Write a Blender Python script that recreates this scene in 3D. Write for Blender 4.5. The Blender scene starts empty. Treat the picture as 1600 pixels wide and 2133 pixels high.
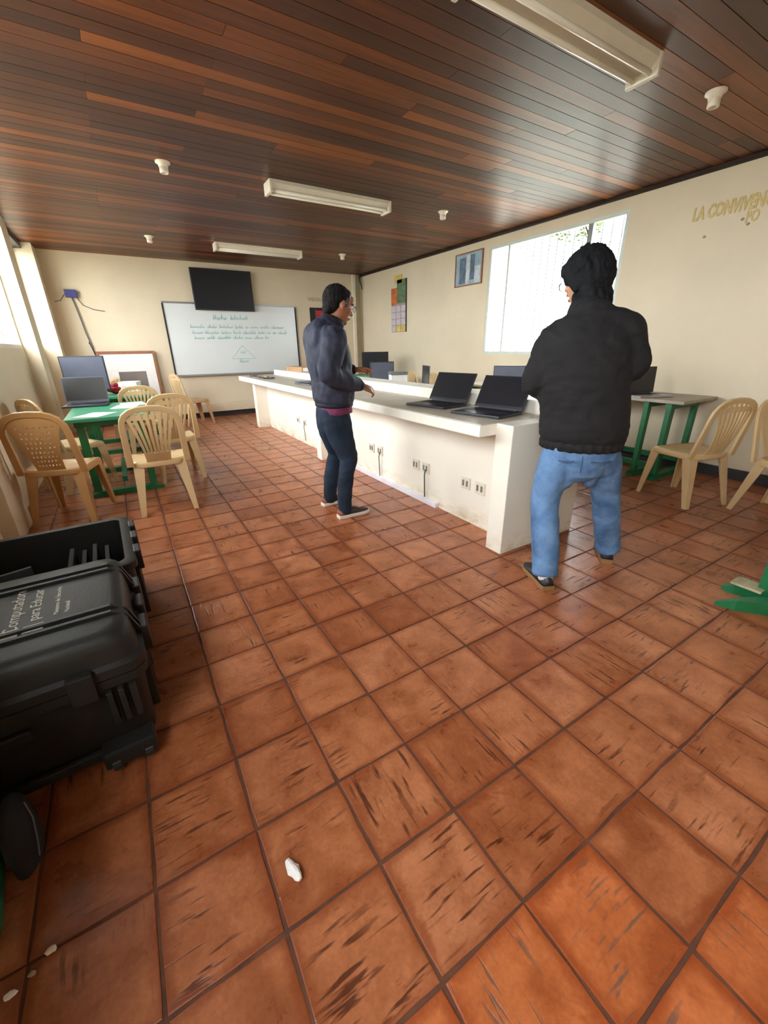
import bpy, bmesh, math, random
from mathutils import Vector, Matrix, noise
random.seed(7)
C = bpy.context.scene.collection
PI = math.pi
scene = bpy.context.scene

# ------------------------------------------------------------------ camera
F_PX, YAW, PIT, ROL, EYE = 845.1, 0.5478, 0.3868, -0.0144, 1.245
cam = bpy.data.cameras.new('camera'); cam_o = bpy.data.objects.new('camera', cam); C.objects.link(cam_o)
cam.sensor_fit = 'HORIZONTAL'; cam.sensor_width = 36.0; cam.lens = 36.0 * F_PX / 1600.0
cam.clip_start = 0.02; cam.clip_end = 200
fwd = Vector((math.sin(YAW) * math.cos(PIT), math.cos(YAW) * math.cos(PIT), -math.sin(PIT)))
rgt = Vector((math.cos(YAW), -math.sin(YAW), 0)); upv = rgt.cross(fwd)
r2 = rgt * math.cos(ROL) + upv * math.sin(ROL); u2 = -rgt * math.sin(ROL) + upv * math.cos(ROL)
cam_o.matrix_world = Matrix(((r2.x, u2.x, -fwd.x, 0), (r2.y, u2.y, -fwd.y, 0), (r2.z, u2.z, -fwd.z, EYE), (0, 0, 0, 1)))
scene.camera = cam_o

# ------------------------------------------------------------------ sky and exposure
world = bpy.data.worlds.new('overcast_sky'); scene.world = world; world.use_nodes = True
bg = world.node_tree.nodes['Background']
bg.inputs['Color'].default_value = (0.93, 0.97, 1.0, 1); bg.inputs['Strength'].default_value = 5.2
scene.view_settings.view_transform = 'Standard'; scene.view_settings.look = 'None'
scene.view_settings.gamma = 1.0; scene.view_settings.use_curve_mapping = False
scene.view_settings.exposure = 1.95
cy = scene.cycles
cy.use_denoising = True; cy.max_bounces = 9; cy.diffuse_bounces = 6; cy.glossy_bounces = 4
cy.transparent_max_bounces = 12; cy.sample_clamp_indirect = 8.0; cy.caustics_reflective = False; cy.caustics_refractive = False

def portal(loc, direction, sx, sy):
    l = bpy.data.lights.new('sky_portal', 'AREA'); l.shape = 'RECTANGLE'; l.size = sx; l.size_y = sy
    l.cycles.is_portal = True
    o = bpy.data.objects.new('sky_portal', l); C.objects.link(o); o.location = loc
    o.rotation_euler = Vector(direction).to_track_quat('-Z', 'Y').to_euler()

# room dimensions (metres)
XR, YF, ZC = 4.885, 8.81, 2.68
XW, XC_ = -0.92, -0.75          # window wall on the left, and the faces of its columns
Y0 = -1.6                       # wall behind the camera
BAYS = [(3.96, 6.72), (7.17, 8.40), (2.35, 3.52), (-1.4, 0.75)]     # window bays on the left
COLS = [(3.52, 3.96, -0.83), (6.72, 7.17, -0.78), (8.40, YF, -0.70)]
SILL = 1.285
WR = (2.98, 4.98, 1.12, 2.545)  # right window: y0, y1, z0, z1
portal((XR + 0.1, (WR[0] + WR[1]) / 2, (WR[2] + WR[3]) / 2), (-1, 0, 0), 1.42, 2.0)
for (a, b) in BAYS: portal((XW - 0.13, (a + b) / 2, (SILL + 2.6) / 2), (1, 0, 0), 1.33, b - a)

# ------------------------------------------------------------------ materials
TS, TX, TY = 0.2514, 0.0587, 0.8036     # floor tile pitch and origin
def lin(c):
    c /= 255.0
    return c / 12.92 if c <= 0.04045 else ((c + 0.055) / 1.055) ** 2.4
def rgb(r, g, b): return (lin(r), lin(g), lin(b), 1)
class NT:
    def __init__(s, name):
        s.m = bpy.data.materials.new(name); s.m.use_nodes = True; s.t = s.m.node_tree
        s.b = s.t.nodes['Principled BSDF']
    def n(s, typ, **kw):
        n = s.t.nodes.new(typ)
        for k, v in kw.items():
            if k in n.inputs.keys() if hasattr(n.inputs, 'keys') else False: n.inputs[k].default_value = v
            else: setattr(n, k, v)
        return n
    def l(s, a, b): s.t.links.new(a, b)
    def ramp(s, fac, stops, interp='LINEAR'):
        r = s.n('ShaderNodeValToRGB'); r.color_ramp.interpolation = interp
        e = r.color_ramp.elements
        while len(e) < len(stops): e.new(0.5)
        for i, (p, c) in enumerate(stops): e[i].position = p; e[i].color = c
        s.l(fac, r.inputs['Fac']); return r.outputs['Color']
    def mix(s, fac, a, b, mode='MIX'):
        n = s.n('ShaderNodeMix'); n.data_type = 'RGBA'; n.blend_type = mode
        for sock, v in ((n.inputs[0], fac), (n.inputs[6], a), (n.inputs[7], b)):
            if hasattr(v, 'is_linked'): s.l(v, sock)
            else: sock.default_value = v
        return n.outputs[2]
    def math(s, op, a, b=0.0, clamp=False):
        n = s.n('ShaderNodeMath'); n.operation = op; n.use_clamp = clamp
        for sock, v in ((n.inputs[0], a), (n.inputs[1], b)):
            if hasattr(v, 'is_linked'): s.l(v, sock)
            else: sock.default_value = v
        return n.outputs[0]
    def coord(s, scale=(1, 1, 1), out='Object', rot=(0, 0, 0)):
        tc = s.n('ShaderNodeTexCoord'); mp = s.n('ShaderNodeMapping')
        mp.inputs['Scale'].default_value = scale; mp.inputs['Rotation'].default_value = rot
        s.l(tc.outputs[out], mp.inputs['Vector']); return mp.outputs['Vector']
    def noise(s, vec, scale, detail=4.0, rough=0.55, dist=0.0, w=None):
        n = s.n('ShaderNodeTexNoise')
        if w is not None: n.noise_dimensions = '4D'
        n.inputs['Scale'].default_value = scale; n.inputs['Detail'].default_value = detail
        n.inputs['Roughness'].default_value = rough; n.inputs['Distortion'].default_value = dist
        s.l(vec, n.inputs['Vector'])
        if w is not None: s.l(w, n.inputs['W'])
        return n.outputs['Fac']
    def rand(s): return s.n('ShaderNodeObjectInfo').outputs['Random']
    def bump(s, h, strength=0.3, dist=0.01):
        b = s.n('ShaderNodeBump'); b.inputs['Strength'].default_value = strength; b.inputs['Distance'].default_value = dist
        s.l(h, b.inputs['Height']); s.l(b.outputs['Normal'], s.b.inputs['Normal'])
    def set(s, col=None, rough=0.5, metal=0.0, spec=0.5):
        if col is not None:
            if hasattr(col, 'is_linked'): s.l(col, s.b.inputs['Base Color'])
            else: s.b.inputs['Base Color'].default_value = col
        if hasattr(rough, 'is_linked'): s.l(rough, s.b.inputs['Roughness'])
        else: s.b.inputs['Roughness'].default_value = rough
        s.b.inputs['Metallic'].default_value = metal; s.b.inputs['Specular IOR Level'].default_value = spec
        return s.m

def plain(name, c, rough=0.5, var=0.08, scale=8.0, metal=0.0, spec=0.5, bump=0.0, bscale=60.0):
    t = NT(name); v = t.coord(); f = t.noise(v, scale)
    lo = tuple(x * (1 - var) for x in c[:3]) + (1,); hi = tuple(min(1, x * (1 + var)) for x in c[:3]) + (1,)
    t.set(t.ramp(f, [(0.3, lo), (0.7, hi)]), rough, metal, spec)
    if bump: t.bump(t.noise(v, bscale), bump, 0.004)
    return t.m

def mat_tile(name, cols, streak, far=False):
    t = NT(name); v = t.coord(); r = t.rand(); w = t.math('MULTIPLY', r, 37.0)
    big = t.noise(v, 7.0, 5, 0.62, 0.3, w)
    base = t.ramp(r, [(0.0, cols[0]), (0.5, cols[1]), (1.0, cols[2])])
    dark = t.mix(1.0, base, (0.60, 0.50, 0.43, 1), 'MULTIPLY')
    c = t.mix(t.ramp(big, [(0.36, (0, 0, 0, 1)), (0.62, (1, 1, 1, 1))]), dark, base)
    # wet-looking darker blotches
    bl = t.noise(v, 4.2, 6, 0.7, 0.8, t.math('ADD', w, 5.0))
    c = t.mix(t.ramp(bl, [(0.56, (0, 0, 0, 1)), (0.66, (0.75, 0.75, 0.75, 1))]), c, t.mix(1.0, base, (0.55, 0.42, 0.33, 1), 'MULTIPLY'))
    # drag marks left in the clay: long thin dark scratches
    mp = t.coord((1.2, 11.0, 1.0)); sc = t.noise(mp, 7.0, 3, 0.5, 0.25, t.math('ADD', w, 11.0))
    mk = t.noise(v, 3.5, 2, 0.5, 0.0, t.math('ADD', w, 19.0))
    amt = t.math('MULTIPLY', t.ramp(sc, [(0.575, (0, 0, 0, 1)), (0.64, (1, 1, 1, 1))]), t.ramp(mk, [(0.43, (0, 0, 0, 1)), (0.56, (1, 1, 1, 1))]))
    c = t.mix(t.math('MULTIPLY', amt, 0.85), c, streak)
    # sealant and dirt gathered along the joints
    sp = t.n('ShaderNodeSeparateXYZ'); tc = t.n('ShaderNodeTexCoord'); t.l(tc.outputs['Object'], sp.inputs[0]); es = []
    for ax, o0 in (('X', TX), ('Y', TY)):
        q = sp.outputs[ax]
        if far: q = t.math('SUBTRACT', t.math('MULTIPLY', t.math('FRACT', t.math('DIVIDE', t.math('SUBTRACT', q, o0 - 40 * TS), TS)), TS), TS / 2)
        es.append(t.math('ABSOLUTE', q))
    ed = t.math('ADD', t.math('MAXIMUM', es[0], es[1]), t.math('MULTIPLY', t.math('SUBTRACT', bl, 0.5), 0.09))
    c = t.mix(t.ramp(ed, [(0.096, (0, 0, 0, 1)), (0.119, (0.85, 0.85, 0.85, 1))]), c, t.mix(1.0, base, (0.56, 0.40, 0.31, 1), 'MULTIPLY'))
    fine = t.noise(v, 90.0, 3, 0.6, 0.0, w)
    c = t.mix(0.35, c, t.mix(t.ramp(fine, [(0.3, (0, 0, 0, 1)), (0.7, (1, 1, 1, 1))]), t.mix(1.0, c, (0.6, 0.55, 0.5, 1), 'MULTIPLY'), t.mix(1.0, c, (1.3, 1.3, 1.25, 1), 'MULTIPLY')))
    rg = t.ramp(big, [(0.3, (0.24, 0.24, 0.24, 1)), (0.75, (0.44, 0.44, 0.44, 1))])
    t.set(c, rg, 0, 0.5)
    h = t.math('SUBTRACT', t.math('MULTIPLY', big, 1.0), t.math('MULTIPLY', amt, 0.6))
    t.bump(h, 0.30, 0.006)
    return t.m

def mat_plank():
    t = NT('varnished_plank'); r = t.rand(); w = t.math('MULTIPLY', r, 53.0)
    v = t.coord((0.35, 6.0, 1.0))
    g = t.noise(v, 6.0, 6, 0.62, 0.5, w)
    broad = t.noise(t.coord((0.3, 3.0, 1.0)), 2.0, 3, 0.5, 0.2, t.math('ADD', w, 3.0))
    base = t.ramp(r, [(0.0, rgb(62, 33, 17)), (0.32, rgb(78, 42, 22)), (0.58, rgb(94, 51, 25)), (0.82, rgb(116, 64, 29)), (1.0, rgb(142, 82, 36))])
    dark = t.mix(1.0, base, (0.55, 0.5, 0.47, 1), 'MULTIPLY')
    c = t.mix(t.ramp(g, [(0.35, (0, 0, 0, 1)), (0.62, (1, 1, 1, 1))]), dark, base)
    c = t.mix(t.ramp(broad, [(0.42, (0, 0, 0, 1)), (0.70, (0.7, 0.7, 0.7, 1))]), c, t.mix(1.0, base, (1.35, 1.25, 1.1, 1), 'MULTIPLY'))
    t.set(c, t.ramp(g, [(0.2, (0.34, 0.34, 0.34, 1)), (0.8, (0.46, 0.46, 0.46, 1))]), 0, 0.28)
    t.bump(g, 0.12, 0.004)
    return t.m

def mat_wall(name, c, grime=None, gz=0.0):
    t = NT(name); v = t.coord(); f = t.noise(v, 1.4, 5, 0.6)
    lo = tuple(x * 0.90 for x in c[:3]) + (1,)
    col = t.ramp(f, [(0.3, lo), (0.7, c)])
    if grime is not None:   # scuffs and splash stains on the lowest band of the paint
        g = t.noise(t.coord((1, 1, 2.2)), 5.0, 6, 0.7)
        sep = t.n('ShaderNodeSeparateXYZ'); tc = t.n('ShaderNodeNewGeometry'); t.l(tc.outputs['Position'], sep.inputs[0])
        band = t.ramp(sep.outputs['Z'], [(0.0, (0.9, 0.9, 0.9, 1)), (gz, (0, 0, 0, 1))])
        col = t.mix(t.math('MULTIPLY', band, t.ramp(g, [(0.42, (0, 0, 0, 1)), (0.65, (1, 1, 1, 1))])), col, grime)
    t.set(col, 0.6, 0, 0.3); t.bump(t.noise(v, 35.0, 4), 0.12, 0.004)
    return t.m

def mat_glass():
    t = NT('window_glass'); t.t.nodes.remove(t.b)
    tr = t.n('ShaderNodeBsdfTransparent'); gl = t.n('ShaderNodeBsdfGlossy'); mx = t.n('ShaderNodeMixShader')
    tr.inputs['Color'].default_value = (0.97, 0.985, 0.98, 1); gl.inputs['Roughness'].default_value = 0.03
    mx.inputs[0].default_value = 0.05
    t.l(tr.outputs[0], mx.inputs[1]); t.l(gl.outputs[0], mx.inputs[2]); t.l(mx.outputs[0], t.t.nodes['Material Output'].inputs['Surface'])
    return t.m

def mat_denim(name, a, b):
    t = NT(name); v = t.coord(); f = t.noise(v, 6.0, 5, 0.6, 0.4); weave = t.noise(t.coord((1, 1, 6)), 180.0, 2)
    c = t.ramp(f, [(0.35, a), (0.62, b)])
    c = t.mix(0.25, c, t.mix(weave, a, b)); t.set(c, 0.85, 0, 0.2); t.bump(t.noise(v, 14.0, 4, 0.5, 0.6), 0.35, 0.02)
    return t.m

def mat_cloth(name, c, bump=0.4, rough=0.8, var=0.2):
    t = NT(name); v = t.coord(); f = t.noise(v, 9.0, 4, 0.55, 0.8)
    t.set(t.ramp(f, [(0.3, tuple(x * (1 - var) for x in c[:3]) + (1,)), (0.7, tuple(x * (1 + var) for x in c[:3]) + (1,))]), rough, 0, 0.35)
    t.bump(f, bump, 0.02); return t.m

M = {}
TC = [rgb(168, 100, 64), rgb(179, 111, 73), rgb(192, 126, 90)]
M['tile'] = mat_tile('terracotta', TC, rgb(70, 32, 18))
M['tile_far'] = mat_tile('terracotta_far', TC, rgb(70, 32, 18), True)
M['tile2'] = mat_tile('orange_terracotta', [rgb(190, 106, 62), rgb(194, 112, 66), rgb(198, 116, 70)], rgb(112, 84, 70))
M['grout'] = plain('dark_grout', rgb(92, 54, 36), 0.8, 0.35, 14.0, bump=0.3)
M['plank'] = mat_plank()
M['ceil'] = plain('ceiling_void', rgb(40, 24, 16), 0.8)
M['cream'] = mat_wall('cream_wall_paint', rgb(226, 211, 184))
M['cream_low'] = mat_wall('cream_wall_paint_scuffed', rgb(226, 211, 184), rgb(206, 188, 156), 0.30)
M['white_wall'] = mat_wall('white_counter_paint', rgb(240, 234, 220), rgb(190, 170, 130), 0.16)
M['counter_top'] = plain('worn_counter_top', rgb(196, 186, 168), 0.4, 0.12, 5.0)
M['counter_edge'] = plain('counter_edge_white', rgb(240, 234, 220), 0.5, 0.06, 9.0, bump=0.15)
M['baseboard'] = plain('dark_skirting', rgb(52, 50, 54), 0.5, 0.2)
M['white_metal'] = plain('white_painted_metal', rgb(222, 214, 196), 0.45, 0.05)
M['pale_green_metal'] = plain('pale_green_window_steel', rgb(206, 214, 204), 0.45, 0.05)
M['grey_metal'] = plain('grey_steel', rgb(128, 130, 128), 0.4, 0.08, metal=0.3)
M['glass'] = mat_glass()
M['tube'] = plain('fluorescent_tube_glass', rgb(244, 240, 228), 0.25, 0.02)
M['porcelain'] = plain('porcelain', rgb(236, 226, 208), 0.3, 0.04)
M['black_screen'] = plain('black_screen', rgb(30, 31, 37), 0.28, 0.1)
M['black_plastic'] = plain('black_plastic', rgb(38, 38, 42), 0.45, 0.15)
M['laptop'] = plain('laptop_black', rgb(44, 44, 52), 0.4, 0.1)
M['slate'] = plain('slate_blue_screen', rgb(84, 88, 104), 0.35, 0.08)
M['silver'] = plain('silver_plastic', rgb(176, 178, 184), 0.35, 0.05, metal=0.2)
M['key'] = plain('key_black', rgb(24, 24, 28), 0.5)
M['case'] = plain('black_case_plastic', rgb(30, 29, 28), 0.5, 0.18, 6.0, spec=0.32, bump=0.18, bscale=220.0)
M['case_in'] = plain('case_foam', rgb(20, 19, 19), 0.9, 0.2)
M['steel'] = plain('steel_pin', rgb(190, 190, 190), 0.25, 0.05, metal=1.0)
M['print'] = plain('pale_print', rgb(190, 186, 176), 0.6, 0.15, 40.0)
M['wb'] = plain('whiteboard_enamel', rgb(222, 226, 226), 0.22, 0.02, 2.0)
M['wb_frame'] = plain('aluminium_frame', rgb(160, 160, 160), 0.35, 0.05, metal=0.6)
M['ink'] = plain('green_marker_ink', rgb(150, 196, 190), 0.6, 0.15, 60)
M['black_frame'] = plain('black_frame', rgb(28, 26, 28), 0.5)
M['wood'] = plain('brown_wood_frame', rgb(150, 98, 66), 0.55, 0.2, 20)
M['paper'] = plain('white_paper', rgb(236, 234, 232), 0.7, 0.05, 20)
M['blue'] = plain('blue_plastic', rgb(58, 60, 128), 0.4, 0.1)
M['cable'] = plain('cable_grey', rgb(90, 90, 96), 0.5)
M['black_cable'] = plain('cable_black', rgb(26, 26, 28), 0.5)
M['beige'] = plain('beige_chair_plastic', rgb(206, 176, 130), 0.38, 0.06, 5.0)
M['tan'] = plain('tan_chair_plastic', rgb(184, 140, 88), 0.4, 0.08, 5.0)
M['green'] = plain('green_enamel', rgb(22, 104, 62), 0.42, 0.22, 6.0, bump=0.1)
M['green_top'] = plain('green_table_top', rgb(52, 132, 98), 0.35, 0.25, 5.0)
M['grey_top'] = plain('grey_table_top', rgb(156, 146, 130), 0.45, 0.2, 5.0)
M['pale_wood'] = plain('bare_pale_wood', rgb(168, 156, 124), 0.7, 0.25, 18)
M['red'] = plain('red_cloth', rgb(190, 44, 58), 0.7, 0.15)
M['cardboard'] = plain('cardboard', rgb(178, 138, 100), 0.8, 0.1)
M['brown'] = plain('brown_laptop_lid', rgb(126, 112, 108), 0.45, 0.08)
M['yellow_paint'] = plain('faded_yellow_letters', rgb(206, 182, 122), 0.7, 0.14, 30)
M['skin1'] = plain('brown_skin', rgb(150, 92, 62), 0.5, 0.1, 12, bump=0.06)
M['skin2'] = plain('tan_skin', rgb(196, 140, 110), 0.5, 0.08, 12, bump=0.06)
M['lips'] = plain('lips', rgb(128, 70, 58), 0.45)
M['hair1'] = plain('greying_hair', rgb(26, 23, 23), 0.85, 0.5, 30, spec=0.15, bump=0.5, bscale=90)
M['hair_grey'] = plain('grey_temple_hair', rgb(74, 70, 73), 0.9, 0.4, 40, bump=0.5, bscale=90)
M['hair2'] = plain('black_hair', rgb(19, 20, 23), 0.8, 0.4, 30, spec=0.2, bump=0.5, bscale=110)
M['eye'] = plain('eye_white', rgb(226, 222, 214), 0.2)
M['iris'] = plain('dark_iris', rgb(36, 24, 18), 0.2)
M['navy'] = mat_cloth('navy_windbreaker', rgb(42, 44, 60), 0.5, 0.72)
M['navy_dark'] = mat_cloth('navy_rib', rgb(26, 27, 36), 0.3, 0.8)
M['black_jacket'] = mat_cloth('black_jacket_cloth', rgb(27, 25, 27), 0.45, 0.85)
M['maroon'] = mat_cloth('maroon_shirt', rgb(104, 44, 76), 0.3, 0.85)
M['dark_jeans'] = mat_denim('dark_navy_trousers', rgb(26, 34, 46), rgb(40, 52, 68))
M['jeans'] = mat_denim('blue_denim', rgb(58, 88, 126), rgb(112, 146, 188))
M['stitch'] = plain('denim_stitch', rgb(60, 84, 120), 0.8)
M['shoe'] = plain('brown_black_shoe', rgb(54, 40, 38), 0.6, 0.3, 30)
M['tan_leather'] = plain('rust_leather', rgb(150, 84, 58), 0.6, 0.2, 30)
M['sole'] = plain('white_rubber_sole', rgb(222, 216, 204), 0.55, 0.05)
M['gum'] = plain('gum_sole', rgb(140, 104, 66), 0.6)
M['sock'] = plain('white_sock', rgb(220, 220, 230), 0.8)
M['leaf'] = plain('yellow_green_leaf', rgb(62, 76, 16), 0.8, 0.2, 3, spec=0.1)
M['bark'] = plain('bark', rgb(92, 76, 60), 0.8, 0.3, 10)
M['lawn'] = plain('pale_concrete_ground', rgb(168, 164, 152), 0.9, 0.1, 1)
M['crumb'] = plain('dried_yellow_scrap', rgb(214, 176, 90), 0.8)
M['cal1'] = plain('calendar_picture_orange', rgb(196, 108, 60), 0.5, 0.4, 14)
M['cal2'] = plain('calendar_picture_green', rgb(96, 122, 90), 0.5, 0.4, 14)
M['cal3'] = plain('calendar_header_yellow', rgb(206, 182, 96), 0.5, 0.25, 20)
M['calm'] = plain('calendar_month_grid', rgb(196, 186, 190), 0.6, 0.2, 40)
M['calg'] = plain('calendar_gap', rgb(160, 142, 146), 0.6, 0.15, 20)
M['pic_bg'] = plain('faded_blue_picture', rgb(150, 172, 186), 0.5, 0.25, 9)
M['pic_d'] = plain('dark_blue_figures', rgb(92, 112, 130), 0.5, 0.4, 14)
M['pic_l'] = plain('pale_figures', rgb(196, 204, 210), 0.5, 0.2, 14)

# ------------------------------------------------------------------ mesh helpers
class MB:
    def __init__(s): s.v = []; s.f = []; s.mi = []
    def add(s, vs, fs, mi=0):
        o = len(s.v); s.v += [tuple(v) for v in vs]; s.f += [tuple(i + o for i in f) for f in fs]; s.mi += [mi] * len(fs); return s
    def box(s, x0, x1, y0, y1, z0, z1, mi=0, b=0.0):
        if b > 0:
            bm = bmesh.new(); bmesh.ops.create_cube(bm, size=1.0)
            for v in bm.verts: v.co = Vector(((x0 + x1) / 2 + v.co.x * (x1 - x0), (y0 + y1) / 2 + v.co.y * (y1 - y0), (z0 + z1) / 2 + v.co.z * (z1 - z0)))
            bmesh.ops.bevel(bm, geom=bm.edges[:], offset=b, segments=2, affect='EDGES', profile=0.6)
            bm.verts.index_update(); s.add([v.co[:] for v in bm.verts], [[v.index for v in f.verts] for f in bm.faces], mi); bm.free(); return s
        vs = [(x, y, z) for z in (z0, z1) for y in (y0, y1) for x in (x0, x1)]
        return s.add(vs, [(0, 2, 3, 1), (4, 5, 7, 6), (0, 1, 5, 4), (2, 6, 7, 3), (0, 4, 6, 2), (1, 3, 7, 5)], mi)
    def loft(s, rings, mi=0, cap=True, closed=True):
        n = len(rings[0]); vs = [p for r in rings for p in r]; fs = []
        for i in range(len(rings) - 1):
            for j in range(n if closed else n - 1):
                k = (j + 1) % n; fs.append((i * n + j, i * n + k, (i + 1) * n + k, (i + 1) * n + j))
        if cap: fs.append(tuple(range(n - 1, -1, -1))); fs.append(tuple(range((len(rings) - 1) * n, len(rings) * n)))
        return s.add(vs, fs, mi)
    def tube(s, path, rad, n=8, mi=0, flat=None):
        """round (or flat: (wide, thin) along a side vector) tube along a path"""
        P = [Vector(p) for p in path]; rings = []
        for i, p in enumerate(P):
            d = (P[min(i + 1, len(P) - 1)] - P[max(i - 1, 0)]).normalized()
            ref = Vector((0, 0, 1)) if abs(d.z) < 0.9 else Vector((0, 1, 0))
            a = d.cross(ref).normalized(); b = d.cross(a).normalized()
            r = rad[i] if isinstance(rad, (list, tuple)) else rad
            rings.append([p + a * math.cos(2 * PI * k / n) * r + b * math.sin(2 * PI * k / n) * r for k in range(n)])
        return s.loft(rings, mi)
    def strip(s, path, side, w, t, mi=0):
        """rectangular bar along a path; side = width direction(s)"""
        P = [Vector(p) for p in path]; rings = []
        for i, p in enumerate(P):
            d = (P[min(i + 1, len(P) - 1)] - P[max(i - 1, 0)]).normalized()
            sd = Vector(side[i] if isinstance(side, list) else side); sd = (sd - d * sd.dot(d)).normalized()
            nn = d.cross(sd).normalized(); ww = w[i] if isinstance(w, list) else w; tt = t[i] if isinstance(t, list) else t
            rings.append([p + sd * ww / 2 + nn * tt / 2, p + sd * ww / 2 - nn * tt / 2, p - sd * ww / 2 - nn * tt / 2, p - sd * ww / 2 + nn * tt / 2])
        return s.loft(rings, mi)
    def lathe(s, prof, n=20, c=(0, 0, 0), mi=0):
        rings = [[(c[0] + r * math.cos(2 * PI * k / n), c[1] + r * math.sin(2 * PI * k / n), c[2] + z) for k in range(n)] for r, z in prof]
        return s.loft(rings, mi)
    def ball(s, c, rx, ry, rz, n=12, m=8, mi=0, rot=None):
        rings = []
        for i in range(m + 1):
            th = PI * (i + 0.02) / (m + 0.04); r = math.sin(th); z = -math.cos(th)
            ring = []
            for k in range(n):
                p = Vector((rx * r * math.cos(2 * PI * k / n), ry * r * math.sin(2 * PI * k / n), rz * z))
                if rot is not None: p = rot @ p
                ring.append(p + Vector(c))
            rings.append(ring)
        return s.loft(rings, mi)
    def mesh(s, name, mats, smooth=False):
        me = bpy.data.meshes.new(name); me.from_pydata(s.v, [], s.f)
        for m in (mats if isinstance(mats, (list, tuple)) else [mats]): me.materials.append(m)
        for p, i in zip(me.polygons, s.mi): p.material_index = i; p.use_smooth = bool(smooth)
        bm = bmesh.new(); bm.from_mesh(me); bmesh.ops.recalc_face_normals(bm, faces=bm.faces[:]); bm.to_mesh(me); bm.free()
        if smooth == 'auto': me.set_sharp_from_angle(angle=math.radians(42))
        me.update(); return me
    def build(s, name, mats, parent=None, smooth=False, loc=None):
        return link(name, s.mesh(name, mats, smooth), parent, loc)

def link(name, me, parent=None, loc=None):
    o = bpy.data.objects.new(name, me); C.objects.link(o); o.parent = parent
    if loc is not None: o.location = loc
    return o
def empty(name, loc=(0, 0, 0), rz=0.0, label=None, cat=None, group=None):
    o = bpy.data.objects.new(name, None); C.objects.link(o); o.location = loc; o.rotation_euler = (0, 0, rz)
    o.empty_display_size = 0.1
    if label: tag(o, label, cat, group)
    return o
def tag(o, label, cat, group=None):
    o['label'] = label; o['category'] = cat
    if group: o['group'] = group
    return o
def struct(o): o['kind'] = 'structure'; return o
KIDS = {}
def dup(o, parent=None):
    c = o.copy(); C.objects.link(c); c.parent = parent
    for ch in [x for x in bpy.data.objects if x.parent is o]: dup(ch, c)
    return c
def az(a): return -math.radians(a)      # heading clockwise from +Y, as a z rotation
def smoothmod(o): return o
def B(*a, **k): return MB().box(*a, **k)

# ------------------------------------------------------------------ setting: floor
floor = struct(B(XW - 0.15, XR + 0.15, Y0 - 0.15, YF + 0.15, -0.12, -0.0032).build('floor', M['grout']))
def to_px(p):
    d = Vector(p) - Vector((0, 0, EYE)); z = d.dot(fwd)
    if z < 0.05: return None
    return 800 + F_PX * d.dot(r2) / z, 1066.5 - F_PX * d.dot(u2) / z
def tile_mesh(seed):
    rn = random.Random(seed); n = 4; e = []; h = TS / 2 - 0.0035
    cs = [(-1, -1), (1, -1), (1, 1), (-1, 1)]
    for i in range(4):
        a, b = cs[i], cs[(i + 1) % 4]
        for k in range(n):
            f = k / n; x = (a[0] + (b[0] - a[0]) * f) * h; y = (a[1] + (b[1] - a[1]) * f) * h
            j = rn.uniform(-0.0022, 0.0012) * (1.6 if k == 0 else 1)
            e.append((x * (1 + j / h), y * (1 + j / h)))
    rings = [[(x, y, -0.012) for x, y in e], [(x, y, -0.0007) for x, y in e], [(x * 0.978, y * 0.978, 0.0) for x, y in e]]
    return MB().loft(rings).v, MB().loft(rings).f
tv = [tile_mesh(s) for s in range(5)]
tm = []
for k, (v, f) in enumerate(tv):
    for key in ('tile', 'tile2'):
        tm.append(MB().add(v, f).mesh('tile', M[key], False))
cells = []
i0, i1 = int((XW - TX) / TS) - 1, int((XR - TX) / TS) + 1
j0, j1 = int((Y0 - TY) / TS) - 1, int((YF - TY) / TS) + 1
for i in range(i0, i1 + 1):
    for j in range(j0, j1 + 1):
        cx, cy_ = TX + (i + 0.5) * TS, TY + (j + 0.5) * TS
        if cx < XW - 0.1 or cx > XR + 0.1 or cy_ > YF + 0.1 or cy_ < Y0 - 0.1: continue
        q = [to_px((cx + a * TS / 2, cy_ + b * TS / 2, 0)) for a, b in ((-1, -1), (1, -1), (1, 1), (-1, 1))]
        area = 0.0
        if all(q) and any(-60 < x < 1660 and 0 < y < 2193 for x, y in q):
            area = abs(sum(q[k][0] * q[(k + 1) % 4][1] - q[(k + 1) % 4][0] * q[k][1] for k in range(4))) / 2
        cells.append((area, i, j, cx, cy_))
cells.sort(reverse=True)
rn = random.Random(3); rest = MB()
for k, (area, i, j, cx, cy_) in enumerate(cells):
    rot = rn.choice((0, 0, 0, 1, 2, 2, 3)) * PI / 2; dz = rn.uniform(-0.0012, 0.0); q = rn.randrange(5)
    tx_, ty_ = rn.uniform(-0.004, 0.004), rn.uniform(-0.004, 0.004)
    if k < 296 and area > 0:
        special = (j <= -3 and 0 <= i <= 2) or (j <= -4 and i in (3,))
        o = link('tile', tm[q * 2 + (1 if special else 0)], floor, (cx, cy_, dz)); o.rotation_euler = (tx_, ty_, rot)
    else:
        c_, s_ = math.cos(rot), math.sin(rot)
        rest.add([(cx + x * c_ - y * s_, cy_ + x * s_ + y * c_, z + dz) for x, y, z in tv[q][0]], tv[q][1])
o = rest.build('tile', M['tile_far'], floor); o['kind'] = 'stuff'

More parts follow.
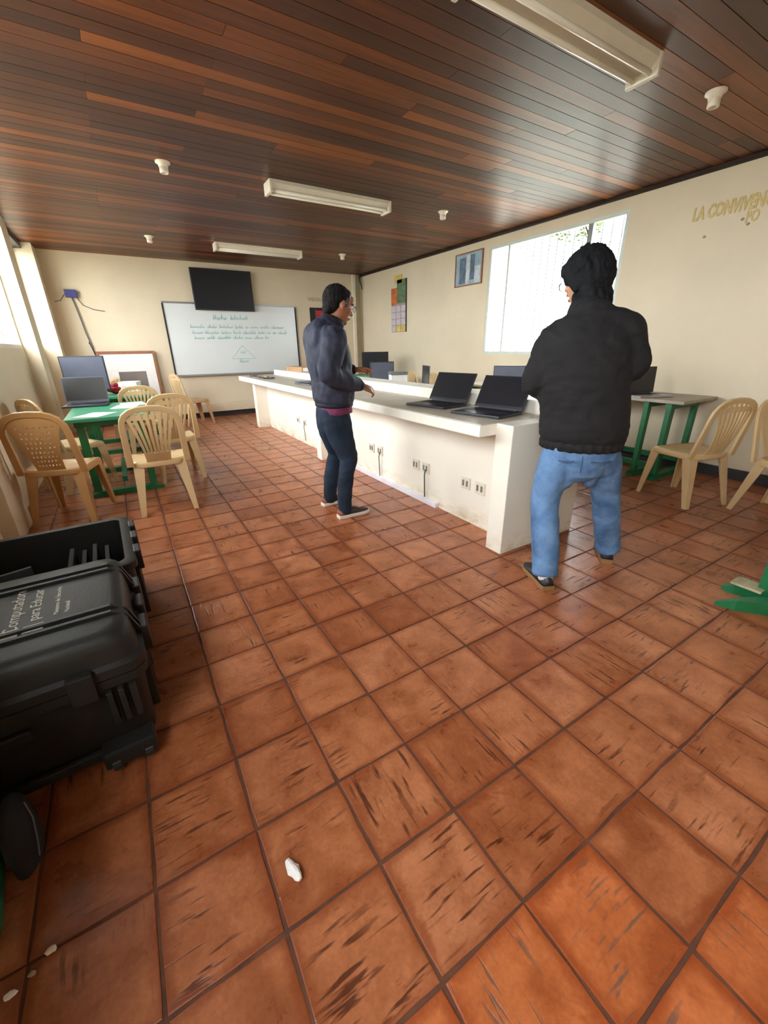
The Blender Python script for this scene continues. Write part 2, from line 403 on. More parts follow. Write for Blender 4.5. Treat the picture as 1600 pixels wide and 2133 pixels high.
# ------------------------------------------------------------------ setting: ceiling of planks
ceiling = struct(B(XW - 0.15, XR + 0.15, Y0 - 0.15, YF + 0.15, ZC + 0.018, ZC + 0.12).build('ceiling', M['ceil']))
rn = random.Random(11); PW = 0.098; y = YF + 0.02; n_p = 0; pm = {}
rest = MB()
while y > Y0:
    x = XW - 0.1; first = True
    while x < XR:
        L = rn.choice((1.2, 1.8, 2.4, 3.0)) if first else rn.choice((2.0, 2.4, 3.0, 3.0)); first = False
        x2 = min(x + L, XR + 0.08)
        if XR + 0.08 - x2 < 0.5: x2 = XR + 0.08
        d = rn.uniform(0, 0.0012)
        if n_p < 296:
            b = MB().box(-(x2 - x) / 2 + 0.001, (x2 - x) / 2 - 0.001, -PW / 2 + 0.0007, PW / 2 - 0.0007, 0, 0.016)
            for vi, v in enumerate(b.v):
                if v[2] == 0: b.v[vi] = (v[0], v[1] * 0.975, v[2] + 0.0006)
            b.build('plank', M['plank'], ceiling, loc=((x + x2) / 2, y - PW / 2, ZC + d)); n_p += 1
        else: rest.box(x + 0.001, x2 - 0.001, y - PW + 0.0015, y - 0.0015, ZC + d, ZC + 0.016)
        x = x2
        if x >= XR + 0.07: break
    y -= PW
if rest.v: o = rest.build('plank', M['plank'], ceiling); o['kind'] = 'stuff'

# ------------------------------------------------------------------ setting: walls
T = 0.15
wf = struct(B(XW - T, XR + T, YF, YF + T, -0.1, ZC + 0.1).build('wall_back', M['cream_low']))
b = MB()
b.box(XR, XR + T, Y0, WR[0], -0.1, ZC + 0.1); b.box(XR, XR + T, WR[1], YF, -0.1, ZC + 0.1)
for W_ in (WR,): b.box(XR, XR + T, W_[0], W_[1], -0.1, W_[2]); b.box(XR, XR + T, W_[0], W_[1], W_[3], ZC + 0.1)
wr = struct(b.build('wall_right', M['cream_low']))
b = MB()
b.box(XW - T, XW, Y0 - T, BAYS[3][0], -0.1, ZC + 0.1); b.box(XW - T, XW, BAYS[3][1], BAYS[2][0], -0.1, ZC + 0.1); b.box(XW - T, XW, BAYS[2][1], BAYS[0][0], -0.1, ZC + 0.1)
for (a, c) in BAYS:
    b.box(XW - T, XW, a, c, -0.1, SILL); b.box(XW - T, XW, a, c, 2.6, ZC + 0.1)
b.box(XW - T, XW, BAYS[0][1], BAYS[1][0], -0.1, ZC + 0.1); b.box(XW - T, XW, BAYS[1][1], YF, -0.1, ZC + 0.1)
for (a, c, xc) in COLS: b.box(XW, xc, a, c, -0.1, ZC + 0.1)
wl = struct(b.build('wall_left', M['cream_low']))
struct(B(XW - T, XR + T, Y0 - T, Y0, -0.1, ZC + 0.1).build('wall_front', M['cream']))
struct(B(XC_, XR - 0.001, YF - 0.018, YF, 0.0, 0.10).build('baseboard_back', M['baseboard']))
struct(B(XR - 0.018, XR, Y0, YF - 0.02, 0.0, 0.10).build('baseboard_right', M['baseboard']))
struct(B(XW, XW + 0.10, 3.961, 6.719, 2.60, ZC - 0.001).build('trim_1', M['black_frame']))
struct(B(XW, XW + 0.10, 7.171, 8.399, 2.60, ZC - 0.001).build('trim_2', M['black_frame']))
struct(B(XR - 0.05, XR - 0.001, Y0, YF, ZC - 0.03, ZC - 0.001).build('trim_3', M['ceil']))
# conduit in the far right corner, white edge strip beside it
struct(B(XR - 0.16, XR - 0.07, YF - 0.05, YF, 0.10, ZC - 0.002).build('trim_4', plain('olive_conduit', rgb(150, 138, 108), 0.6)))
struct(B(XR - 0.24, XR - 0.17, YF - 0.03, YF, 0.10, ZC - 0.002).build('trim_5', M['porcelain']))
# cement ledge running along the foot of the far wall
struct(B(0.3, 4.6, YF - 0.10, YF - 0.019, 0.10, 0.26, b=0.01).build('trim_6', M['cream_low']))

# windows: right window with security bars, left window bays
def window(n, plane_x, y0, y1, z0, z1, mull, metal, bars, sign, fw=0.04):
    """sign: +1 when outside is +X"""
    fx0, fx1 = plane_x - 0.025, plane_x + 0.025
    e = MB(); e.box(fx0, fx1, y0, y0 + fw, z0, z1); e.box(fx0, fx1, y1 - fw, y1, z0, z1)
    e.box(fx0, fx1, y0 + fw, y1 - fw, z0, z0 + fw); e.box(fx0, fx1, y0 + fw, y1 - fw, z1 - fw, z1)
    w = struct(e.build('window_%d' % n, metal))
    ys = [y0 + fw] + [m for m, _ in mull] + [y1 - fw]
    for m, wd in mull: B(fx0, fx1, m - wd / 2, m + wd / 2, z0 + fw, z1 - fw).build('mullion', M['grey_metal'] if wd > 0.05 else metal, w)
    for i in range(len(ys) - 1):
        B(plane_x - 0.003, plane_x + 0.003, ys[i] + 0.001, ys[i + 1] - 0.001, z0 + fw, z1 - fw).build('pane', M['glass'], w)
    me = None
    if bars:
        k = int((y1 - y0) / bars); bx = plane_x + sign * 0.07
        for i in range(1, k):
            yy = y0 + (y1 - y0) * i / k
            if me is None: me = MB().tube([(0, 0, z0 + 0.002), (0, 0, (z0 + z1) / 2), (0, 0, z1 - 0.002)], 0.007, 6).mesh('security_bar', M['grey_metal'])
            link('security_bar', me, w, (bx, yy, 0))
    return w
window(1, XR + 0.03, WR[0], WR[1], WR[2], WR[3], [(4.62, 0.035), (3.42, 0.06)], M['pale_green_metal'], 0.115, 1)
window(2, XW - 0.03, BAYS[0][0], BAYS[0][1], SILL, 2.6, [(4.9, 0.035), (5.8, 0.035)], M['white_metal'], 0, -1)
window(3, XW - 0.03, BAYS[1][0], BAYS[1][1], SILL, 2.6, [(7.8, 0.035)], M['white_metal'], 0, -1)

window(4, XW - 0.03, BAYS[2][0], BAYS[2][1], SILL, 2.6, [(2.9, 0.035)], M['white_metal'], 0, -1)
window(5, XW - 0.03, BAYS[3][0], BAYS[3][1], SILL, 2.6, [(-0.45, 0.035)], M['white_metal'], 0, -1)
# outside: ground and a tree beyond the right window
struct(B(-40, 45, -40, 45, -0.5, -0.14).build('ground', M['lawn']))
tr = empty('garden_tree', (9.0, 6.0, -0.14), 0, 'yellow-green leafy tree outside behind the barred window', 'tree')
MB().tube([(0, 0, 0), (0.02, -0.1, 1.2), (0.0, -0.1, 2.4), (-0.05, 0.1, 3.2), (-0.1, 0.5, 3.9)], [0.12, 0.10, 0.08, 0.06, 0.03], 8).build('trunk', M['bark'], tr, True)
b = MB(); rl = random.Random(5)
for k in range(700):
    a = rl.uniform(0, 2 * PI); rr = rl.uniform(0.1, 1.0) ** 0.5; p = Vector((-0.1 + 0.7 * rr * math.cos(a), 0.60 + 0.62 * rr * math.sin(a), 3.90 + rl.uniform(-0.5, 0.5) * (1.1 - rr * 0.6)))
    d = Vector((rl.uniform(-1, 1), rl.uniform(-1, 1), rl.uniform(-1, 1))).normalized(); s = d.orthogonal().normalized()
    b.add([p - s * 0.035, p + d * 0.06, p + s * 0.035, p - d * 0.06 + s.cross(d) * 0.01], [(0, 1, 2, 3)])
o = b.build('foliage', M['leaf'], tr); o['kind'] = 'stuff'

# ------------------------------------------------------------------ ceiling fittings
def fixture(x0, x1, yc, label):
    t = empty('ceiling_lamp', ((x0 + x1) / 2, yc, ZC), 0, label, 'ceiling lamp', 'fluorescent ceiling lamps')
    L = (x1 - x0) / 2; w = 0.085
    b = MB(); n = []
    prof = [(-w, 0), (-w, -0.028), (-0.05, -0.062), (0.05, -0.062), (w, -0.028), (w, 0)]
    b.loft([[(-L + 0.03, py, pz) for py, pz in prof], [(L - 0.03, py, pz) for py, pz in prof]])
    b.build('housing', M['white_metal'], t)
    for s in (-1, 1):
        MB().box(s * L - 0.03 * (s > 0), s * L + 0.03 * (s < 0), -w - 0.006, w + 0.006, -0.10, 0, b=0.008).build('end_cap', M['white_metal'], t)
        MB().tube([(-L + 0.032, s * 0.047, -0.078), (0, s * 0.047, -0.078), (L - 0.032, s * 0.047, -0.078)], 0.014, 10).build('tube', M['tube'], t, True)
    return t
fixture(1.50, 2.82, 1.78, 'unlit twin tube ceiling lamp cut off by the top of the photo')
fixture(1.52, 2.84, 4.50, 'unlit twin tube ceiling lamp in the middle of the ceiling')
fixture(1.55, 2.88, 7.20, 'unlit twin tube ceiling lamp nearest the whiteboard wall')
def lampholder(x, y, label):
    t = empty('lamp_holder', (x, y, ZC), 0, label, 'lamp holder', 'bare lamp holders on the ceiling')
    MB().lathe([(0.058, 0), (0.058, -0.012), (0.040, -0.018), (0.036, -0.040)], 18).build('base', M['porcelain'], t, True)
    MB().lathe([(0.034, -0.036), (0.034, -0.075), (0.030, -0.08), (0.024, -0.08), (0.022, -0.05)], 18).build('socket', M['porcelain'], t, True)
lampholder(0.66, 4.50, 'white bare lamp holder on the left of the plank ceiling, larger of the two there')
lampholder(0.72, 7.20, 'white bare lamp holder on the far left of the ceiling, near the television wall')
lampholder(3.55, 4.42, 'white bare lamp holder on the ceiling above the picture on the right wall')
lampholder(3.56, 7.05, 'tiny far white bare lamp holder near the far right ceiling corner')
lampholder(3.50, 1.72, 'white bare lamp holder nearest the camera, at the upper right')

# ------------------------------------------------------------------ far wall: television, whiteboard and the rest
tv_ = empty('television', (1.93, YF, 2.24), 0, 'black flat television mounted above the whiteboard', 'television')
B(-0.12, 0.12, -0.07, -0.001, -0.15, 0.15).build('wall_mount', M['grey_metal'], tv_)
B(-0.53, 0.53, -0.12, -0.07, -0.335, 0.335, b=0.006).build('casing', M['black_plastic'], tv_)
B(-0.515, 0.515, -0.124, -0.1202, -0.315, 0.32).build('screen', M['black_screen'], tv_)
wb = empty('whiteboard', (2.09, YF, 1.405), 0, 'large whiteboard with green handwriting and a drawn triangle under the television', 'whiteboard')
B(-1.20, 1.20, -0.022, -0.004, -0.60, 0.60).build('board', M['wb'], wb)
B(-1.22, 1.22, -0.030, -0.003, 0.601, 0.63).build('frame', M['wb_frame'], wb); B(-1.22, 1.22, -0.030, -0.003, -0.63, -0.601).build('frame', M['wb_frame'], wb)
B(-1.225, -1.201, -0.032, -0.003, -0.60, 0.60).build('frame', M['black_frame'], wb)['label'] = 'black side strip of the whiteboard frame'
B(1.201, 1.225, -0.032, -0.003, -0.60, 0.60).build('frame', M['black_frame'], wb)['label'] = 'black side strip of the whiteboard frame'
B(-1.15, 1.15, -0.085, -0.031, -0.628, -0.612).build('marker_tray', M['wb_frame'], wb)
# handwriting: joined strokes of one piece of ink
b = MB(); rk = random.Random(21)
def stroke(pts, w=0.011): b.strip([(x, -0.0235, z) for x, z in pts], (0.5, 0, 1), w, 0.002)
def word(x, z, n, h):
    px = x
    for k in range(n):
        up = rk.random() < 0.3
        q = [(px, z + rk.uniform(0, h * 0.2)), (px + 0.012, z + h * (1.7 if up else 0.9)), (px + 0.022, z + rk.uniform(0, h * 0.4)), (px + 0.032, z + h * rk.uniform(0.4, 0.9))]
        stroke(q); px += 0.036
    return px
x = -0.40
for n in (7, 9):
    x = word(x, 0.345, n, 0.055) + 0.06
for row, (z, xs, xe) in enumerate(((0.20, -0.82, 0.80), (0.10, -0.80, 0.85), (0.01, -0.78, 0.62))):
    x = xs
    while x < xe: x = word(x, z, rk.choice((2, 4, 5, 7)), 0.042) + 0.04
stroke([(0.06, -0.10), (-0.16, -0.34)], 0.008); stroke([(0.06, -0.10), (0.30, -0.34)], 0.008); stroke([(-0.16, -0.34), (0.30, -0.345)], 0.008)
word(0.02, -0.25, 3, 0.05); word(-0.02, -0.42, 5, 0.05)
b.build('handwriting', M['ink'], wb)['kind'] = 'stuff'
po = empty('poster', (3.80, YF, 1.80), 0, 'black poster with a red picture beside the whiteboard', 'poster')
B(-0.17, 0.17, -0.012, -0.002, -0.22, 0.22).build('sheet', M['black_frame'], po)
B(-0.03, 0.14, -0.016, -0.0125, 0.0, 0.17).build('picture', M['red'], po)
B(-0.05, -0.034, -0.016, -0.0125, 0.0, 0.19).build('stripe', M['slate'], po)
def text_mesh(s, size, align='LEFT', depth=0.002, bold=0.0):
    cu = bpy.data.curves.new('lettering', 'FONT'); cu.body = s; cu.size = size; cu.extrude = depth; cu.align_x = align; cu.offset = bold; cu.resolution_u = 2
    o = bpy.data.objects.new('lettering', cu); C.objects.link(o); bpy.context.view_layer.update()
    me = bpy.data.meshes.new_from_object(o.evaluated_get(bpy.context.evaluated_depsgraph_get())); bpy.data.objects.remove(o); bpy.data.curves.remove(cu)
    return me
me = text_mesh('VISION', 0.10); me.materials.append(plain('dull_grey_letters', rgb(176, 160, 130), 0.7))
o = link('lettering', me, wf, (3.60, YF - 0.004, 2.14)); o.rotation_euler = (PI / 2, 0, 0)
bx = empty('junction_box', (-0.40, YF, 2.09), 0, 'small blue box on the wall with cables hanging from it', 'box')
B(-0.08, 0.08, -0.07, -0.001, -0.055, 0.055, b=0.006).build('casing', M['blue'], bx)
MB().tube([(0.0, -0.03, -0.055), (0.03, -0.03, -0.25), (0.06, -0.03, -0.55), (0.10, -0.03, -0.80)], 0.009, 6).build('cable', M['cable'], bx)
MB().tube([(0.06, -0.02, -0.055), (0.12, -0.02, -0.16), (0.25, -0.02, -0.22), (0.40, -0.02, -0.24)], 0.005, 6).build('cable', M['cable'], bx)
MB().tube([(-0.08, -0.02, 0.0), (-0.16, -0.02, -0.10), (-0.24, -0.02, -0.12)], 0.005, 6).build('cable', M['cable'], bx)
tag(MB().tube([(-0.33, YF - 0.012, 1.38), (-0.30, YF - 0.012, 1.26), (-0.27, YF - 0.02, 1.10), (-0.20, YF - 0.02, 0.95), (-0.12, YF - 0.02, 0.72)], 0.010, 6).build('power_cable', M['black_cable']), 'dark cable running down the wall behind the left monitor', 'cable')
fb = empty('framed_board', (0.16, YF - 0.12, 0), 0, 'white board in a brown wooden frame leaning on the far wall', 'board')
fb.rotation_euler = (-0.06, 0, 0)
B(-0.40, 0.40, -0.006, 0.006, 0.045, 1.19).build('panel', M['paper'], fb)
for (a, c, d, e) in ((-0.44, -0.401, 0.0, 1.235), (0.401, 0.44, 0.0, 1.235), (-0.40, 0.40, 0.0, 0.044), (-0.40, 0.40, 1.191, 1.235)): B(a, c, -0.016, 0.016, d, e).build('frame_rail', M['wood'], fb)
tag(MB().tube([(XR - 0.10, YF - 0.07, 2.66), (XR - 0.09, YF - 0.09, 2.55), (XR - 0.06, YF - 0.10, 2.48), (XR - 0.04, YF - 0.09, 2.40)], 0.014, 6).build('loose_cable', M['black_cable']), 'short dark cable hanging at the top of the far right corner', 'cable')

# ------------------------------------------------------------------ right wall: picture, calendar, painted letters
pc = empty('wall_picture', (XR, 5.40, 2.33), 0, 'faded blue picture in a thin wooden frame between calendar and window', 'picture')
B(-0.014, -0.002, -0.285, 0.285, -0.21, 0.21).build('print', M['pic_bg'], pc)
for (a, c, d, e, m) in ((0.06, 0.20, -0.19, 0.16, 'pic_d'), (-0.03, 0.05, -0.20, 0.19, 'pic_l'), (-0.13, -0.04, -0.15, 0.18, 'pic_d'), (-0.26, -0.14, -0.20, 0.02, 'pic_l')): B(-0.0165, -0.0142, a, c, d, e).build('figure', M[m], pc)
for (a, c, d, e) in ((-0.30, -0.286, -0.225, 0.225), (0.286, 0.30, -0.225, 0.225), (-0.286, 0.286, -0.225, -0.211), (-0.286, 0.286, 0.211, 0.225)): B(-0.024, -0.002, a, c, d, e).build('frame_rail', M['wood'], pc)
ca = empty('wall_calendar', (XR, 7.33, 1.96), 0, 'tall wall calendar with colourful picture above twelve small month grids', 'calendar')
B(-0.008, -0.002, -0.245, 0.265, -0.45, 0.33).build('sheet', M['calg'], ca)
B(-0.012, -0.0082, 0.06, 0.265, 0.04, 0.33).build('picture', M['cal1'], ca); B(-0.012, -0.0082, -0.245, 0.058, 0.06, 0.46).build('picture', M['cal2'], ca)
B(-0.012, -0.002, -0.11, 0.14, 0.40, 0.54).build('header', M['cal3'], ca)
for i in range(3):
    for j in range(4):
        B(-0.012, -0.0082, -0.235 + i * 0.17, -0.085 + i * 0.17, -0.44 + j * 0.118, -0.335 + j * 0.118).build('month_grid', M['cal3'] if j == 0 and i != 2 else M['calm'], ca)
B(-0.02, -0.002, -0.262, -0.246, -0.45, 0.46).build('edge_strip', M['black_frame'], ca)
me = text_mesh('LA CONVIVENCIA', 0.145, bold=0.006); me.materials.append(M['yellow_paint'])
o = link('lettering', me, wr, (XR - 0.003, 2.36, 2.30)); o.rotation_euler = (PI / 2, 0, -PI / 2); o.scale = (0.57, 1, 1)
me = text_mesh('PO', 0.12, bold=0.004); me.materials.append(M['yellow_paint'])
o = link('lettering', me, wr, (XR - 0.003, 1.93, 2.20)); o.rotation_euler = (PI / 2, 0, -PI / 2); o.scale = (0.6, 1, 1)
for (yy, zz) in ((1.95, 2.23), (1.90, 2.185), (2.22, 2.15)):
    MB().ball((XR - 0.001, yy, zz), 0.003, 0.014, 0.012, 8, 5).build('stain', plain('grey_wall_stain', rgb(150, 134, 108), 0.8), wr)

# ------------------------------------------------------------------ long counter
CT = 0.82; CY0, CY1 = 1.58, 7.15
ct = empty('counter', (2.1, 4.3, 0), 0, 'long white masonry counter with grey top running down the middle of the room', 'counter')
def cpart(name, b, m): return b.build(name, m, ct, loc=(-2.1, -4.3, 0))
cpart('base_wall', B(2.02, 2.52, CY0 + 0.05, CY1 - 0.05, 0, CT - 0.075), M['white_wall'])
for (a, c) in ((CY0, CY0 + 0.13), (4.40, 4.53), (CY1 - 0.15, CY1)): cpart('pillar', B(1.83, 2.54 if a != 4.40 else 2.019, a, c, 0, CT - (0.001 if a == CY0 else 0.075), b=0.006), M['white_wall'])
cpart('top_slab', B(1.70, 2.54, CY0 + 0.131, CY1 + 0.32, CT - 0.074, CT - 0.004, b=0.01), M['counter_edge'])
cpart('top_surface', B(1.715, 2.27, CY0 + 0.135, CY1 + 0.30, CT - 0.0035, CT), M['counter_top'])
cpart('raised_curb', B(2.28, 2.54, CY0 + 0.005, CY1 + 0.2, CT - 0.003, CT + 0.085, b=0.01), M['counter_edge'])
cpart('conduit_trunking', B(1.985, 2.019, 2.44, 4.39, 0.0, 0.045, b=0.004), plain('pale_lilac_pvc', rgb(226, 224, 232), 0.4))
def socket(y, z=0.30, cover='white_metal', cable=False, dark=False):
    s = B(2.008, 2.019, y - 0.045, y + 0.045, z - 0.045, z + 0.045, b=0.003); q = cpart('socket_plate', s, M['white_metal'])
    for k in (-1, 1): B(2.004, 2.0078, y + k * 0.02 - 0.008, y + k * 0.02 + 0.008, z - 0.022, z + 0.022).build('outlet', M['grey_metal'] if not dark else M['slate'], q)
    if cable: MB().tube([(2.002, y - 0.01, z - 0.01), (1.992, y - 0.012, z - 0.06), (1.999, y - 0.008, z - 0.16), (2.0, y - 0.012, 0.05)], 0.0045, 6).build('cable', M['black_cable'], q)
for (y, kw) in ((1.98, {}), (2.13, {}), (2.62, dict(cable=True)), (2.76, {}), (3.36, dict(cable=True)), (3.52, dict(dark=True)), (5.35, dict(cable=True)), (5.6, {})): socket(y, **kw)

# ------------------------------------------------------------------ laptops and monitors
def laptop(loc, rz, label, lid_m='laptop', base_m='laptop', tilt=20, w=0.36, d=0.25, cat='laptop', group=None, keys=True, lid_h=0.98):
    """screen faces local -Y (user side), hinge at +Y"""
    t = empty('laptop', loc, rz, label, cat, group)
    ba = MB().box(-w / 2, w / 2, -d / 2, d / 2, 0.001, 0.018, b=0.004).build('base', M[base_m], t)
    if keys:
        b = MB(); n = 13
        for r_ in range(5):
            for k in range(n):
                x0 = -w * 0.44 + k * w * 0.88 / n; y0 = d * 0.06 + r_ * d * 0.075 - 0.02
                b.box(x0 + 0.002, x0 + w * 0.88 / n - 0.002, y0, y0 + d * 0.06, 0.0182, 0.0205)
        o = b.build('keyboard', M['key'], ba); o['kind'] = 'stuff'
        B(-0.05, 0.05, -d * 0.42, -d * 0.16, 0.0182, 0.0186).build('touchpad', M['slate'], ba)
    a = math.radians(tilt); h = d * lid_h
    li = MB().box(-w / 2, w / 2, -0.004, 0.004, 0.0, h, b=0.003).build('lid', M[lid_m], t, loc=(0, d / 2 - 0.004, 0.024)); li.rotation_euler = (-a, 0, 0)
    B(-w / 2 + 0.008, w / 2 - 0.008, -0.0055, -0.0042, 0.022, h - 0.008).build('screen', M['black_screen'], li)
    MB().tube([(-w * 0.4, d / 2 - 0.006, 0.020), (0, d / 2 - 0.006, 0.020), (w * 0.4, d / 2 - 0.006, 0.020)], 0.006, 8).build('hinge', M['black_plastic'], t)
    return t
def monitor(loc, rz, label, w=0.48, h=0.30, top=0.40, m='black_screen', group=None):
    t = empty('monitor', loc, rz, label, 'monitor', group)
    MB().lathe([(0.10, 0.001), (0.10, 0.012), (0.09, 0.016)], 20).build('foot', M['black_plastic'], t)
    B(-0.02, 0.02, 0.0, 0.03, 0.014, top - h * 0.5).build('stand', M['black_plastic'], t)
    B(-w / 2, w / 2, -0.035, -0.001, top - h, top, b=0.004).build('casing', M['black_plastic'], t)
    B(-w / 2 + 0.012, w / 2 - 0.012, -0.038, -0.0352, top - h + 0.014, top - 0.012).build('screen', M[m], t)
    return t
laptop((2.02, 1.99, CT), az(80), 'open black laptop on the counter nearest its near end', w=0.38, d=0.27, tilt=29, lid_h=0.86)
laptop((2.02, 2.52, CT), az(80), 'open black laptop on the counter, second from its near end', w=0.38, d=0.27, tilt=29, lid_h=0.86)

# ------------------------------------------------------------------ tables
def trestle_table(name, x0, x1, y0, y1, z, label, top_m='green_top', group=None, slats=False):
    t = empty(name, ((x0 + x1) / 2, (y0 + y1) / 2, 0), 0, label, 'table', group)
    cx, cy_ = (x0 + x1) / 2, (y0 + y1) / 2; hx, hy = (x1 - x0) / 2, (y1 - y0) / 2
    B(-hx, hx, -hy, hy, z - 0.03, z, b=0.006).build('table_top', M[top_m], t)
    for s in (-1, 1):
        ye = s * (hy - 0.14)
        for k in (-1, 1):
            MB().box(k * (hx - 0.09) - 0.03, k * (hx - 0.09) + 0.03, ye - 0.022, ye + 0.022, 0.05, z - 0.085, b=0.004).build('leg', M['green'], t)
            if slats: MB().box(k * (hx - 0.09) - 0.03, k * (hx - 0.09) + 0.03, ye - s * 0.20 - 0.022, ye - s * 0.20 + 0.022, 0.05, z - 0.085, b=0.004).build('leg', M['green'], t)
        # foot bar with tapered ends, and top bar
        w = 0.035; L = hx - 0.01
        b = MB(); pr = [(-L, 0.0), (L, 0.0), (L, 0.02), (L - 0.10, 0.05), (-L + 0.10, 0.05), (-L, 0.02)]
        for yy in ([ye, ye - s * 0.20] if slats else [ye]):
            MB().loft([[(px, yy - w, pz) for px, pz in pr], [(px, yy + w, pz) for px, pz in pr]]).build('foot_bar', M['green'], t)
            B(-hx + 0.05, hx - 0.05, yy - 0.025, yy + 0.025, z - 0.085, z - 0.031).build('top_rail', M['green'], t)
    for k in ((-1, 1) if slats else (0,)):
        xx = k * (hx - 0.09)
        B(xx - 0.02, xx + 0.02, -hy + 0.17, hy - 0.17, 0.10, 0.15).build('stretcher', M['green'], t)
    return t
trestle_table('green_table', -0.48, 0.15, 4.24, 5.42, 0.72, 'green topped table between the chairs by the left windows', group='green trestle tables')
trestle_table('green_table', -0.52, 0.34, 6.15, 7.25, 0.72, 'second green table on the left, carrying the monitor and books', group='green trestle tables')
trestle_table('green_table', 4.18, 4.84, 1.74, 3.0, 0.76, 'green legged table with grey top against the right wall', 'grey_top', 'green trestle tables', slats=True)
trestle_table('green_table', 4.18, 4.84, 3.30, 4.75, 0.74, 'green legged table below the barred window, behind the standing men', 'grey_top', 'green trestle tables')
trestle_table('green_table', 3.00, 3.62, 4.1, 5.5, 0.74, 'green table behind the counter, holding a monitor and white box', 'grey_top', 'green trestle tables')
trestle_table('green_table', 3.95, 4.6, 6.5, 7.7, 0.74, 'green table in the far right corner with a black monitor', 'green_top', 'green trestle tables')

# near right table: only its trestle foot shows
t = empty('green_table', (2.62, 0.2, 0), 0, 'green trestle table at the right edge, only its splayed foot in view', 'table', 'green trestle tables')
B(0.04, 0.78, -0.75, 0.27, 0.71, 0.74, b=0.006).build('table_top', M['green_top'], t)
def foot(p, m, wv=0.035):
    pts, w0 = p; rings = []
    for (x, y, h, w) in pts: rings.append([(x - w, y, 0), (x + w, y, 0), (x + w, y, h), (x - w, y, h)])
    return MB().loft(rings).build('foot_bar', M[m], t)
foot(([(-0.27, 0.405, 0.02, 0.010), (-0.22, 0.33, 0.055, 0.035), (-0.10, 0.2, 0.075, 0.055), (0.08, 0.0, 0.075, 0.055), (0.2, -0.14, 0.05, 0.045)], 0), 'green')
foot(([(-0.055, 0.45, 0.02, 0.030), (-0.04, 0.40, 0.050, 0.050), (0.02, 0.27, 0.055, 0.055), (0.06, 0.12, 0.05, 0.045)], 0), 'green')
B(-0.095, 0.005, 0.29, 0.42, 0.0565, 0.070, b=0.003).build('worn_pad', M['pale_wood'], t)
MB().strip([(-0.005, 0.295, 0.04), (-0.005, 0.295, 0.35), (-0.005, 0.295, 0.74)], (1, 0, 0), 0.085, 0.05).build('leg', M['green'], t)
MB().strip([(0.70, -0.5, 0.0), (0.70, -0.5, 0.705)], (1, 0, 0), 0.07, 0.05).build('leg', M['green'], t)
# table at the left edge of the photograph
t = empty('green_table', (-0.635, 0.72, 0), 0, 'green table at the lower left edge, only its post in view', 'table', 'green trestle tables')
B(-0.15, 0.085, -0.75, 0.45, 0.70, 0.73, b=0.006).build('table_top', M['green_top'], t)
for sx, xb in ((1, 0.105), (-1, -0.12)):
    MB().strip([(xb, 0.15, 0.0), (xb, 0.33, 0.085), (xb, 0.41, 0.19), (xb - 0.02 * sx, 0.42, 0.42), (xb - 0.04 * sx, 0.38, 0.699)], (1, 0, 0), 0.05, 0.05).build('leg', M['green'], t)
    MB().strip([(xb, -0.66, 0.0), (xb, -0.62, 0.2), (xb - 0.04 * sx, -0.60, 0.699)], (1, 0, 0), 0.05, 0.05).build('leg', M['green'], t)
for yy in (0.36, -0.6): B(-0.11, 0.07, yy - 0.02, yy + 0.02, 0.62, 0.66).build('stretcher', M['green'], t)

# ------------------------------------------------------------------ things on the tables
TL = 0.72
laptop((-0.36, 5.26, TL), az(6), 'open dark laptop on the nearer green table in front of the big monitor', lid_m='slate', w=0.38, d=0.26, tilt=10)
monitor((-0.36, 6.40, TL), az(8), 'large dark monitor on the second green table by the left windows', w=0.46, h=0.40, top=0.47, m='slate')
laptop((0.16, 6.95, TL), az(184), 'brown laptop seen from behind on the second green table', lid_m='brown', base_m='brown', w=0.33, d=0.24, tilt=8)
def book(loc, rz, sx, sy, sz, label, cover, cat='book', group=None):
    t = empty('book', loc, rz, label, cat, group)
    B(-sx / 2, sx / 2, -sy / 2, sy / 2, 0, 0.003).build('cover', M[cover], t); B(-sx / 2, sx / 2, -sy / 2, sy / 2, sz - 0.003, sz).build('cover', M[cover], t)
    B(-sx / 2 + 0.004, sx / 2 - 0.004, -sy / 2 + 0.004, sy / 2 - 0.004, 0.0031, sz - 0.0031).build('pages', M['paper'], t)
    return t
G_ = 'books on the second green table'
book((0.10, 6.42, TL), az(10), 0.22, 0.28, 0.05, 'white book at the bottom of the pile beside the big monitor', 'paper', group=G_)
book((0.09, 6.43, TL + 0.0505), az(4), 0.20, 0.26, 0.05, 'maroon backed book in the middle of the pile beside the big monitor', 'maroon', group=G_)
book((0.08, 6.42, TL + 0.101), az(14), 0.21, 0.27, 0.05, 'white book on top of the pile beside the big monitor', 'paper', group=G_)
b = MB()
for k in range(7): b.ball((0.03 * math.cos(k * 2.1), 0.03 * math.sin(k * 1.7), 0.03 + 0.012 * k), 0.07 - 0.004 * k, 0.055, 0.032, 10, 6)
tag(b.build('red_cloth', M['red'], loc=(-0.12, 6.62, TL), smooth=True), 'crumpled red cloth beside the pile of white books', 'cloth')
for k, (x, y, a, lb) in enumerate(((-0.02, 4.95, 14, 'white printed sheet lying in the middle of the nearer green table'), (0.05, 5.15, -8, 'white sheet behind the printed one on the nearer green table'), (-0.26, 4.45, 30, 'white sheet on the near left corner of the green table'))):
    t = empty('paper_sheet', (x, y, TL + 0.0005 * (k + 1)), az(a), lb, 'paper', 'papers on the nearer green table')
    B(-0.105, 0.105, -0.148, 0.148, 0, 0.0012).build('sheet', M['paper'], t)
    for q in range(6): B(-0.08, 0.06 + 0.02 * (q % 2), 0.10 - q * 0.035, 0.106 - q * 0.035, 0.00121, 0.0015).build('print_line', M['slate'], t)
